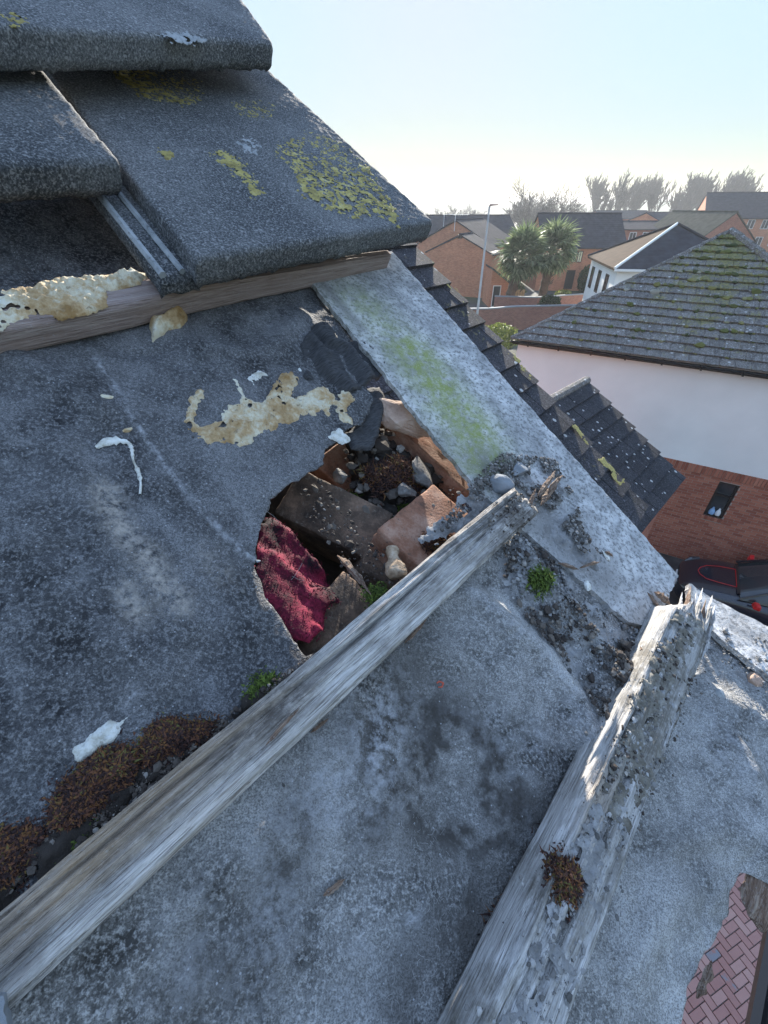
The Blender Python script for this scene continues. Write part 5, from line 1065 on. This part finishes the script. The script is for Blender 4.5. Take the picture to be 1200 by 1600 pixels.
# gable house at left: rear gable and lower front gable
a = at(712, 345, 50); b = a + np.array([4.6, 8, 0])
gable_house('gabled_house', a, b, 4.6, 4.7, M_BW_BUFF, M_RF_DK, 'taller rear gable of the buff brick house, with a white aerial on top')
a = at(719, 368, 46.5); b = a + np.array([1.8, 3.3, 0])
gh, ghM, ghF, _ = gable_house('gabled_house', a, b, 3.7, 4.2, M_BW_BUFF, M_RF_DK, 'lower front gable of buff brick standing left of the lamp post', wins=[('g0', -.25, 5.55, .5, .35, M_DARKFRAME, M_DARKFRAME)])
# lean-to with white door
lt = at(776, 470, 44.5); lean = empty('lean_to', (lt[0], lt[1], 0)); tag(lean, 'small brick lean-to with white door frame beside the buff gable', 'lean-to')
M_l = Matrix.Translation((lt[0], lt[1], 0)); parented(MB().prism([(-.9, 0), (1.1, 0), (1.1, 2.0), (-.9, 3.3)], -.5, 3, 'y'), 'wall', M_BW_BUFF, lean, M_l)
parented(MB().prism([(-.95, 3.36), (1.3, 1.95), (1.3, 2.1), (-.95, 3.5)], -.7, 3, 'y'), 'roof', M_RF_DK, lean, M_l)
df = Frame([lt[0] - .1, lt[1] - .5, 0], [1, 0, 0], [0, 0, 1]); window(lean, df, -.55, .0, .8, 1.95, M_WHITE, 'door', 0)
# long dark roofed terrace behind the palms
a = at(655, 338, 62); b = at(800, 334, 62); b[1] = a[1] + 2
gable_house('terrace_block', a, b, 4.5, 4.9, M_BW_RED, M_RF_DK, 'distant dark roofed terrace behind the buff gables', wins=[('s-', 8.5, 2.6, 1.2, 1.0, M_WHITE, M_GLASS)])
a = at(842, 335, 52); b = at(966, 337, 52); b[1] = a[1] - .5
gable_house('terrace_block', a, b, 4.2, 4.55, M_BW_BUFF, M_RF_DK, 'dark roofed brick house right behind the palms with cream blinds', wins=[('s-', 3.6, 3.0, .55, 1.15, M_DARKFRAME, M_BLIND), ('s-', 4.25, 3.0, .55, 1.15, M_DARKFRAME, M_BLIND), ('s-', 6.6, 3.0, .55, 1.15, M_DARKFRAME, M_BLIND), ('s-', 7.3, 3.0, .5, 1.15, M_DARKFRAME, M_GLASS), ('s-', 3.4, .2, 1.0, 2.0, M_DARKFRAME, M_DARKFRAME), ('s-', 1.6, 2.4, 1.0, 1.6, M_DARKFRAME, M_GLASS)])
a = at(960, 347, 66); b = at(1032, 347, 66); b[1] = a[1]
gable_house('terrace_block', a, b, 4.0, 5.6, M_BW_RED, M_RF_DK, 'small red brick house with two white windows between the hipped roofs', wins=[('s-', .9, 4.2, 1.0, 1.1, M_WHITE, M_GLASS), ('s-', 2.8, 4.2, 1.0, 1.1, M_WHITE, M_GLASS)])
a = at(1152, 330, 56); b = at(1052, 331, 64)
gable_house('terrace_block', b, a, 5.0, 4.6, M_BW_RED, M_RF_GR, 'olive roofed house with plain red gable behind the mossy hip', wins=[('s-', 3.0, 3.0, 1.2, 1.2, M_WHITE, M_GLASS)])
a = at(1105, 303, 84); b = at(1300, 303, 78)
gable_house('apartment_block', a, b, 7.0, 6.6, M_BW_BUFF, M_RF_DK, 'tall dark roofed block with buff gable at the far right', wins=[('s-', 2.5 + i * 2.2, z_, 1.1, 1.4, M_WHITE, M_GLASS) for i in range(8) for z_ in (2.4, 5.0)], roofth=.2)
a = at(1010, 333, 84); b = at(1080, 333, 90)
gable_house('terrace_block', a, b, 4.5, 5.6, M_BW_BUFF, M_RF_DK, 'far buff house with a little gable left of the apartment block')
a = at(930, 330, 110); b = at(1010, 331, 112)
gable_house('terrace_block', a, b, 5, 5.8, M_BW_RED, M_RF_DK, 'most distant dark ridge under the leaning trees')
a = at(640, 352, 74); b = at(700, 350, 78)
gable_house('terrace_block', a, b, 4, 5.2, M_BW_RED, M_RF_BR, 'brown roofed house peeping out left of the buff gables')
# second hipped house (cream) between
def hip_house():
    C0 = np.array([15.35, 33.0, CAM_Z - 3.4]); e = np.array([.984, -.18, 0]); bdir = np.array([.18, .984, 0]); s_ = 4.5; ap = C0 + (e + bdir) * s_; ap[2] = CAM_Z - 1.05
    root = empty('hipped_house', (C0[0], C0[1], 0)); tag(root, 'small cream house with brown and dark hipped roof behind the mossy roof', 'house')
    c = [C0, C0 + e * 2 * s_, C0 + (e + bdir) * 2 * s_, C0 + bdir * 2 * s_]
    for i, mt in ((0, M_RF_DK), (1, M_RF_DK), (2, M_RF_BR), (3, M_RF_BR)):
        p, q = c[i], c[(i + 1) % 4]; mb = MB(); b = 0; mb.V = [tuple(p), tuple(q), tuple(ap), tuple(p - [0, 0, .14]), tuple(q - [0, 0, .14]), tuple(ap - [0, 0, .14])]
        mb.F = [[0, 1, 2], [5, 4, 3], [0, 3, 4, 1], [1, 4, 5, 2], [2, 5, 3, 0]]; parented(mb, 'roof', mt, root)
    for i in range(4): parented(MB().tube([c[i] + [0, 0, .03], ap + [0, 0, .06]], .09, 6), 'hip_tiles', M_RENDER if i == 0 else M_RF_DK, root)
    M_ = Matrix(((e[0], bdir[0], 0, C0[0]), (e[1], bdir[1], 0, C0[1]), (0, 0, 1, 0), (0, 0, 0, 1))); d = .3
    parented(MB().box(d, 2 * s_ - d, d, 2 * s_ - d, 0, C0[2] - .12), 'wall', M_RENDER, root, M_)
    fl = Frame(C0 + bdir * (2 * s_ - d) + e * d - [0, 0, C0[2]], -bdir, [0, 0, 1])
    for i in range(3): window(root, fl, 1.0 + i * 2.4, 2.9, .9, 1.5, M_DARKFRAME, mull=0)
    parented(MB().box(0, 2 * s_, -.05, .02, C0[2] - .16, C0[2] - .02), 'fascia', M_WHITE, root, M_)
hip_house()

# TV aerials
def aerial(p, h, label, n=6):
    mb = MB(); mb.tube([(0, 0, -1.0), (0, 0, h)], .03, 5); o = empty('tv_aerial', tuple(p)); tag(o, label, 'aerial'); parented(mb, 'mast', M_WHITE, o, Matrix.Translation(Vector(p)))
    mb = MB(); mb.tube([(-.2, 0, h), (1.6, .1, h + .05)], .025, 4); parented(mb, 'boom', M_WHITE, o, Matrix.Translation(Vector(p)))
    for i in range(n): x = i * 1.6 / n; parented(MB().tube([(x, -.25, h), (x, .25, h + .02)], .018, 4), 'rod', M_WHITE, o, Matrix.Translation(Vector(p)))
aerial(at(711, 345, 49.8), .55, 'white television aerial on the rear buff gable')
aerial(at(693, 352, 60), 1.2, 'thin television aerial left of the buff gable')

# ================================================================== LAMP POST, GARDEN WALLS, PALMS, SHRUBS
lp = at(745, 505, 27); lt_ = at(765, 322, 27); root = empty('street_lamp', (lt_[0], lt_[1], 0)); tag(root, 'tall slim pale street lamp in front of the palms', 'street lamp')
hz = lt_[2]; M_STEEL = plain('galvanised_steel', (.45, .47, .5), .5, .1, 3)
parented(MB().tube([(lt_[0], lt_[1], 0), (lt_[0], lt_[1], 1.5), (lt_[0], lt_[1], 1.6), (lt_[0], lt_[1], hz)], [.11, .11, .085, .055], 10), 'pole', M_STEEL, root)
parented(MB().tube([(lt_[0] - .02, lt_[1], hz), (lt_[0] + .25, lt_[1] - .05, hz + .05)], .03, 6), 'arm', M_STEEL, root)
mb = MB(); x, y, z = lt_[0] + .2, lt_[1] - .05, hz + .0; mb.hexa([(x - .25, y - .09, z), (x + .35, y - .07, z + .04), (x - .25, y + .09, z), (x + .35, y + .07, z + .04), (x - .2, y - .05, z + .11), (x + .3, y - .04, z + .1), (x - .2, y + .05, z + .11), (x + .3, y + .04, z + .1)])
parented(mb, 'lamp_head', plain('lamp_casing', (.30, .2, .17), .5), root)
def garden_wall(pts, h, label, th=.22, cop=True):
    P = [at_z(u, v, 0) for u, v in pts]; root = empty('garden_wall', tuple(P[0])); tag(root, label, 'wall')
    for a, b in zip(P[:-1], P[1:]):
        d = b - a; L = np.linalg.norm(d); fr = Frame(a, d, [0, 0, 1]); parented(MB().box(0, L, 0, h, -th, 0), 'panel', M_BW_DARK, root, Matrix(((d[0] / L, -d[1] / L, 0, a[0]), (d[1] / L, d[0] / L, 0, a[1]), (0, 0, 1, 0), (0, 0, 0, 1))))
        root.children[-1].data.clear_geometry(); mb = MB().box(0, L, 0, th, 0, h); root.children[-1].data.from_pydata(mb.V, [], mb.F)
        M_ = Matrix(((d[0] / L, -d[1] / L, 0, a[0]), (d[1] / L, d[0] / L, 0, a[1]), (0, 0, 1, 0), (0, 0, 0, 1)))
        parented(MB().box(-.02, L + .02, -.04, th + .04, h + .002, h + .09), 'coping', M_STONE, root, M_)
garden_wall([(640, 522), (760, 520), (800, 516), (880, 514), (960, 512)], 1.75, 'nearer brick garden wall with grey coping below the palms')
garden_wall([(770, 490), (835, 492), (893, 487), (990, 480)], 1.45, 'further brick garden wall at the foot of the palm trunks')
wb = at_z(832, 505, 0)
def leaves(n, cen, rad, size, seed, mat, name, parent, shell=.55):
    r = np.random.default_rng(seed); d = r.normal(0, 1, (n, 3)); d /= np.linalg.norm(d, axis=1, keepdims=True); rr = r.uniform(shell, 1, (n, 1)) ** .6 * (1 + .25 * fbm(d[:, 0] * 2.5, d[:, 1] * 2.5, d[:, 2] * 2.5, 3, seed))[:, None]
    p = d * rr * np.array(rad) + np.array(cen); V = []; F = []
    for i in range(n):
        a = r.normal(0, 1, 3); a /= np.linalg.norm(a); b = np.cross(a, r.normal(0, 1, 3)); b /= np.linalg.norm(b); s_ = size * r.uniform(.6, 1.3); j = len(V)
        V += [p[i] - a * s_, p[i] - b * s_ * .45, p[i] + a * s_, p[i] + b * s_ * .45]; F.append([j, j + 1, j + 2, j + 3])
    return parented_mesh(name, V, F, mat, parent)
def parented_mesh(name, V, F, mat, parent):
    o = add_mesh(name, V, F, mat); o.parent = parent; o.matrix_parent_inverse = parent.matrix_world.inverted(); return o
def leaf_mat(name, stops, trans=.3):
    m = Mat(name); r = m.isl(); c = m.ramp(r, stops); m.done(c, .55, None, .4)
    tr = m.N('ShaderNodeBsdfTranslucent'); m.L(c, tr.inputs[0]); mx_ = m.N('ShaderNodeMixShader'); mx_.inputs[0].default_value = trans; out = [n for n in m.t.nodes if n.type == 'OUTPUT_MATERIAL'][0]
    m.t.links.new(m.b.outputs[0], mx_.inputs[1]); m.t.links.new(tr.outputs[0], mx_.inputs[2]); m.t.links.new(mx_.outputs[0], out.inputs[0]); return m.m
M_LEAF = leaf_mat('hedge_leaf', [(.1, (.08, .11, .02)), (.5, (.18, .22, .04)), (1, (.32, .34, .08))]); M_LEAFD = leaf_mat('ivy_leaf', [(.1, (.02, .035, .012)), (1, (.06, .09, .03))])
M_PALM = leaf_mat('palm_leaf', [(.1, (.06, .09, .04)), (.6, (.15, .20, .09)), (1, (.34, .38, .22))], .4); M_BARK = plain('palm_bark', (.10, .07, .05), .95, .4, 8, bumpd=.03)
def shrub(u, v, z, rad, n, size, label, mat, seed):
    c = at_z(u, v, z) if not isinstance(z, tuple) else at(u, v, z[0]); root = empty('shrub', (c[0], c[1], 0)); tag(root, label, 'shrub'); leaves(n, (c[0], c[1], max(c[2], rad[2] * .8)), rad, size, seed, mat, 'foliage', root)
    parented(MB().tube([(c[0], c[1], 0), (c[0], c[1], c[2])], .05, 5), 'stem', M_BARK, root)
shrub(776, 528, 1.0, (1.5, .9, .9), 3600, .09, 'bright green clipped shrub left of the mossy roof corner', M_LEAF, 3)
shrub(858, 478, 1.5, (1.0, .6, .9), 1800, .12, 'dark ivy mound growing over the garden wall', M_LEAFD, 4)
shrub(880, 462, 1.2, (.9, .7, .5), 1200, .1, 'yellow green bush right of the palm trunks', M_LEAF, 5)
shrub(800, 455, 1.0, (1.4, .7, .9), 1600, .12, 'dark bush between the lean-to and the left palm', M_LEAFD, 6)
shrub(913, 437, (50,), (.7, .5, 1.5), 1600, .14, 'dark climber on the brick wall below the cream blinds', M_LEAFD, 7)
mb = MB(); fc = at_z(795, 478, 0); M_TIMB = plain('tan_timber', (.42, .3, .17), .8, .15, 4)
fe = empty('timber_fence', tuple(fc)); tag(fe, 'small tan timber fence between the palm trunks', 'fence')
for i in range(11): parented(MB().box(-1.2 + i * .24, -1.2 + i * .24 + .2, 0, .03, 0, 1.5), 'board', M_TIMB, fe, Matrix.Translation(Vector(fc)))
def frond_mesh(seed):
    r = np.random.default_rng(seed); V = []; F = []; n = 22; L = 1.15
    def strip(a, b, w0, w1, dr):
        j = len(V); V.extend([a - w0, a + w0, b + w1 + dr, b - w1 + dr]); F.append([j, j + 1, j + 2, j + 3])
    Lp = 1.0; strip(np.array([0, 0, 0.]), np.array([Lp, 0, .05]), np.array([0, .03, 0]), np.array([0, .02, 0]), np.zeros(3))
    for i in range(n):
        an = (i / (n - 1) - .5) * math.radians(250); l = L * (1 - .25 * abs(an) / 2.2) * r.uniform(.9, 1.1); d = np.array([math.cos(an), math.sin(an), .15 * math.cos(an * 2) + r.normal(0, .08)]); s_ = np.array([-d[1], d[0], 0]) * .06
        a = np.array([Lp, 0, .05]); m_ = a + d * l * .6; strip(a, m_, s_ * .3, s_, np.zeros(3)); e = a + d * l + np.array([0, 0, -.22 * l * r.uniform(.4, 1.6)]); j = len(V); V.extend([m_ - s_, m_ + s_, e]); F.append([j, j + 1, j + 2])
    me = bpy.data.meshes.new('frond'); me.from_pydata([tuple(v) for v in V], [], F); me.materials.append(M_PALM); return me
FR = [frond_mesh(i) for i in range(4)]
def palm(u, v_top, t, hcrown, label, seed, rad=1.0, lean=0.0, n=64):
    r = random.Random(seed); c = at(u, v_top, t); root = empty('palm_tree', (c[0] + lean, c[1], 0)); tag(root, label, 'palm', 'palms behind the garden wall')
    top = c[2]; rb_ = Matrix.Translation((c[0] + lean, c[1], 0)).inverted()
    mb = MB(); ns = 14; mb.tube([(c[0] + lean * (1 - i / ns), c[1], top * i / ns) for i in range(ns + 1)], [.34 + .06 * (i % 2) + .10 * (i / ns) for i in range(ns + 1)], 10); parented(mb, 'trunk', M_BARK, root)
    sk = MB()                                   # skirt of cut leaf bases
    for i in range(70):
        a = r.uniform(0, 6.28); z = top - r.uniform(.2, 2.6); x, y = c[0] + math.cos(a) * .36, c[1] + math.sin(a) * .36; sk.tube([(x, y, z), (x + math.cos(a) * .22, y + math.sin(a) * .22, z + .22)], [.05, .02], 4)
    parented(sk, 'leaf_bases', M_BARK, root)
    for i in range(n):
        el = math.radians(88 - 150 * ((i + r.random()) / n) ** .85); az = i * 2.39996 + r.uniform(-.3, .3); s_ = rad * r.uniform(.85, 1.15) * (1.0 if el > -.3 else .85)
        M_ = Matrix.Translation((c[0], c[1], top + .15)) @ Matrix.Rotation(az, 4, 'Z') @ Matrix.Rotation(-el, 4, 'Y') @ Matrix.Rotation(r.uniform(-.7, .7), 4, 'X') @ Matrix.Scale(s_, 4)
        inst('frond', FR[i % 4], rb_ @ M_, root)
palm(815, 407, 40, 0, 'left fan palm with round shaggy crown behind the garden wall', 3, 1.32, lean=-.9)
palm(863, 398, 41, 0, 'right fan palm, taller, in front of the dark roofed house', 5, 1.32, lean=-.3)

# ================================================================== BARE TREES
def bare_tree_mesh(seed, h, upright, spread, levels=5, lean=0.0, twig=.018):
    r = random.Random(seed); tr = MB(); br = MB()
    def grow(p, d, L, rad, lv):
        n = 3; pts = [p]; q = p
        for i in range(n):
            d = (d + Vector((r.gauss(0, .10) + lean * .05, r.gauss(0, .10), upright * .12))).normalized(); q = q + d * (L / n); pts.append(q)
        (tr if lv == 0 else br).tube(pts, [max(twig, rad * (1 - .45 * i / n)) for i in range(n + 1)], 5 if lv < 2 else 3, caps=False)
        if lv >= levels: return
        k = r.choice((3, 4, 5)) if lv < 2 else r.choice((2, 2, 3)) if lv < 4 else r.choice((1, 2))
        for i in range(k):
            t = r.uniform(.35, 1.0); b = pts[min(n, int(t * n))]; a = r.uniform(0, 6.28); sp = spread * r.uniform(.5, 1.1)
            ax = d.orthogonal().normalized(); ax.rotate(Matrix.Rotation(a, 3, d)); nd = (d * math.cos(sp) + ax * math.sin(sp)).normalized(); grow(b, nd, L * r.uniform(.55, .8), rad * .5, lv + 1)
        grow(pts[-1], d, L * r.uniform(.6, .8), rad * .55, lv + 1)
    grow(Vector((0, 0, 0)), Vector((lean * .1, 0, 1)), h * .34, h * .016, 0); return tr, br
def bark_m(name, c): return plain(name, c, .95, .25, 2)
M_TW = bark_m('grey_twig', (.09, .075, .06)); M_TW2 = bark_m('brown_twig', (.11, .095, .085))
protos = {}
def bare_tree(key, u, v_top, t, label, args, group, mat):
    c = at(u, v_top, t); hh = c[2]
    if key not in protos:
        tr, br = bare_tree_mesh(*args); root = empty('bare_tree', (c[0], c[1], 0)); a = tr.build('trunk', mat, root); b = br.build('crown', mat, root); zm = max(v[2] for v in br.V); protos[key] = (a.data, b.data, zm)
    else:
        root = empty('bare_tree', (c[0], c[1], 0)); da, db, zm = protos[key]; inst('trunk', da, Matrix.Identity(4), root); inst('crown', db, Matrix.Identity(4), root)
    s_ = hh / protos[key][2]; wf_ = 2.1 if key[0] == 'r' else 1.6; root.scale = (s_ * wf_, s_ * wf_, s_); root.rotation_euler = (0, 0, random.uniform(-.5, .5)); return tag(root, label, 'tree', group)
G1 = 'leaning bare trees along the skyline'
for i, (u, v, t, k, lb) in enumerate(((948, 270, 165, 'p0', 'leftmost leaning bare tree of the skyline row'), (976, 264, 165, 'p1', 'tall leaning bare tree next to the leftmost of the row'), (1003, 272, 168, 'p2', 'leaning bare tree left of the gap in the row'), (1038, 268, 168, 'p0', 'lone bare tree in the gap of the skyline row'), (1072, 276, 170, 'p1', 'small bare tree just right of the gap in the row'),
        (1095, 268, 165, 'p2', 'bare tree above the buff apartment gable'), (1118, 264, 166, 'p0', 'bare tree above the left of the dark apartment ridge'), (1142, 260, 165, 'p1', 'tallest bare tree above the dark apartment ridge'), (1158, 262, 170, 'p2', 'right half of the tallest pair of bare trees'), (1185, 275, 172, 'p0', 'bare tree at the right frame edge'), (1215, 272, 172, 'p1', 'bare tree cut off by the right frame edge'))):
    bare_tree(k, u, v, t, lb, ({'p0': 3, 'p1': 5, 'p2': 8}[k], 10, 1.5, .42, 6, .3, .03), G1, M_TW)
G2 = 'round bare trees behind the palms'
bare_tree('r0', 840, 274, 118, 'large round bare tree above the palms', (21, 10, .7, .66, 6, 0, .02), G2, M_TW2); bare_tree('r1', 868, 290, 120, 'second bare tree merging with the large round one', (23, 10, .5, .68, 6, 0, .02), G2, M_TW2); bare_tree('r1', 815, 296, 124, 'low bare tree left of the large round one', (23, 10, .5, .68, 6, 0, .02), G2, M_TW2)
for i, (u, v, lb) in enumerate(((690, 318, 'small bare tree far left beside our tile'), (715, 312, 'hazy bare tree behind the buff gable'), (735, 314, 'hazy bare tree left of the lamp head'), (668, 322, 'faint bare tree at the tile corner'), (900, 322, 'faint low tree right of the round trees'))):
    bare_tree('r0', u, v, 170, lb, None, 'hazy trees on the left horizon', M_TW2)

# ================================================================== PARKED CAR
CARX = -NB_E; hc = at_z(1135, 900, .95)
def car():
    fwd = CARX; left = np.array([-fwd[1], fwd[0], 0])
    cpos = hc - fwd * 1.05; root = empty('parked_car', (cpos[0], cpos[1], 0)); tag(root, 'dark blue car with red trim on its bonnet, parked by the brick wall', 'car')
    M_ = Matrix(((fwd[0], left[0], 0, cpos[0]), (fwd[1], left[1], 0, cpos[1]), (0, 0, 1, 0), (0, 0, 0, 1)))   # x forward, y left; origin mid car
    PAINT = Mat('dark_blue_paint'); PAINT = PAINT.done((.008, .010, .020), .25, None, .6, Coat_Weight=.6, Coat_Roughness=.05); REDP = plain('red_trim', (.55, .02, .02), .4)
    st = [(1.98, .42, .30, .62), (1.9, .62, .22, .70), (1.7, .76, .18, .80), (1.2, .83, .17, .90), (.75, .85, .17, .96), (.2, .86, .17, .97), (-.8, .86, .17, .97), (-1.5, .83, .18, .96), (-1.85, .74, .25, .92), (-1.95, .6, .35, .80)]
    V = []; F = []; prof = [(0, 'b'), (.6, 'b'), (.92, 'b2'), (1, 'm'), (.99, 't0'), (.9, 't1'), (.6, 't'), (0, 'tc')]; 
    full = [(y, k) for y, k in prof] + [(-y, k) for y, k in prof[::-1][1:-1]]
    for x, hw, zb, zt in st:
        for y, k in full:
            z = {'b': zb, 'b2': zb + .04, 'm': zb + (zt - zb) * .5, 't0': zb + (zt - zb) * .82, 't1': zb + (zt - zb) * .96, 't': zt + .015, 'tc': zt + .03}[k]; V.append((x, y * hw, z))
    n = len(full)
    for i in range(len(st) - 1):
        for j in range(n): F.append([i * n + j, (i + 1) * n + j, (i + 1) * n + (j + 1) % n, i * n + (j + 1) % n][::-1])
    F += [[j for j in range(n)][::-1], [(len(st) - 1) * n + j for j in range(n)]]
    o = add_mesh('body', V, F, PAINT, smooth=True); o.parent = root; o.matrix_parent_inverse = root.matrix_world.inverted(); o.matrix_world = M_; s_ = o.modifiers.new('s', 'SUBSURF'); s_.levels = 2; s_.render_levels = 2
    gs = [(.80, .70, .97), (.25, .62, 1.36), (-.2, .6, 1.43), (-1.0, .59, 1.41), (-1.55, .62, 1.15), (-1.75, .64, .97)]; V = []; F = []
    for x, hw, zt in gs: V += [(x, hw + .08, .95), (x, hw, zt - .02), (x, hw * .6, zt + .015), (x, 0, zt + .02), (x, -hw * .6, zt + .015), (x, -hw, zt - .02), (x, -hw - .08, .95)]
    for i in range(len(gs) - 1):
        for j in range(6): F.append([i * 7 + j, i * 7 + j + 1, (i + 1) * 7 + j + 1, (i + 1) * 7 + j])
    o = add_mesh('cabin_glass', V, F, M_GLASS, smooth=True); o.parent = root; o.matrix_parent_inverse = root.matrix_world.inverted(); o.matrix_world = M_
    rv = [(x, y, z + .012) for (x, y, z) in V[7:28]]; rf = [[i * 7 + j, i * 7 + j + 1, (i + 1) * 7 + j + 1, (i + 1) * 7 + j] for i in range(2) for j in range(1, 5)]; o = add_mesh('roof_panel', rv, rf, PAINT, smooth=True); o.parent = root; o.matrix_parent_inverse = root.matrix_world.inverted(); o.matrix_world = M_
    for sgn in (-1, 1): parented(MB().tube([(.82, sgn * .76, .95), (.25, sgn * .63, 1.355), (-.2, sgn * .61, 1.42), (-1.0, sgn * .6, 1.40), (-1.75, sgn * .68, .97)], .03, 6), 'roof_pillar', PAINT, root, M_)
    for sgn in (-1, 1):
        mb = MB(); mb.hexa([(.48, sgn * .86, .98), (.62, sgn * .86, .98), (.46, sgn * 1.06, .99), (.60, sgn * 1.04, .99), (.49, sgn * .87, 1.10), (.6, sgn * .87, 1.10), (.47, sgn * 1.05, 1.12), (.57, sgn * 1.03, 1.12)]); mo = parented(mb, 'wing_mirror', REDP, root, M_); bv = mo.modifiers.new('b', 'BEVEL'); bv.width = .03; bv.segments = 3
        mb = MB(); mb.tube([(1.86, sgn * .50, .66), (1.74, sgn * .6, .74), (1.58, sgn * .70, .78)], [.05, .075, .04], 8); parented(mb, 'headlight', M_GLASS, root, M_)
    def zh(x): return float(np.interp(x, [.75, 1.2, 1.7, 1.9], [1.0, .945, .85, .76]))
    loop = [(.86, -.36), (1.2, -.34), (1.45, -.28), (1.58, -.14), (1.62, 0), (1.58, .14), (1.45, .28), (1.2, .34), (.86, .36)]; pts = [(x, y, zh(x) - .06 * (abs(y) / .8) ** 2 + .004) for x, y in loop] 
    parented(MB().tube(pts + [pts[0]], .009, 5), 'bonnet_trim', REDP, root, M_)
    parented(MB().box(.80, .86, -.6, .6, .965, .985), 'wiper_scuttle', M_BLACK, root, M_)
    for x in (1.25, -1.25):
        for sgn in (-1, 1):
            ty = parented(MB().tube([(x, sgn * .66, .31), (x, sgn * .70, .31), (x, sgn * .85, .31), (x, sgn * .88, .31)], [.26, .31, .31, .28], 20), 'tyre', M_BLACK, root, M_); rm = parented(MB().tube([(x, sgn * .86, .31), (x, sgn * .89, .31)], [.2, .19], 14), 'rim', M_STEEL, root, M_); rm.parent = ty; rm.matrix_parent_inverse = ty.matrix_world.inverted()
    parented(MB().box(1.93, 1.99, -.26, .26, .42, .53), 'number_plate', M_WHITE, root, M_)
car()
# potted thing by the wall
pc = at_z(1036, 828, .3); root = empty('planter', (pc[0], pc[1], 0)); tag(root, 'black pot with dry orange leaves by the brick wall corner', 'planter')
parented(MB().tube([(pc[0], pc[1], 0), (pc[0], pc[1], .02), (pc[0], pc[1], .38), (pc[0], pc[1], .42), (pc[0], pc[1], .36)], [.15, .16, .22, .24, .2], 14), 'pot', M_BLACK, root)
leaves(160, (pc[0], pc[1], .5), (.2, .2, .18), .06, 3, plain('dry_leaf', (.35, .16, .06), .8), 'foliage', root)
# dark tarmac apron between the houses
ap = MB(); c = at_z(1040, 860, 0); ap.box(-3.5, 7, -5.5, 1.3, -.01, .012); o = ap.build('pavement', M_DRIVE, matrix=Matrix(((NB_E[0], NB_B[0], 0, c[0]), (NB_E[1], NB_B[1], 0, c[1]), (0, 0, 1, 0), (0, 0, 0, 1)))); tag(o, None, kind='structure')

# ================================================================== HAZE
hz_ = MB().box(-1550, 1550, -1550, 1550, -1.0, 24.0); hm = bpy.data.materials.new('haze_air'); hm.use_nodes = True; nt = hm.node_tree
nt.nodes.remove(nt.nodes['Principled BSDF']); vp = nt.nodes.new('ShaderNodeVolumePrincipled'); vp.inputs['Color'].default_value = (.86, .92, 1, 1); vp.inputs['Density'].default_value = .0005; vp.inputs['Anisotropy'].default_value = .35
nt.links.new(vp.outputs[0], nt.nodes['Material Output'].inputs['Volume'])
ho = hz_.build('haze', hm); ho['kind'] = 'stuff'
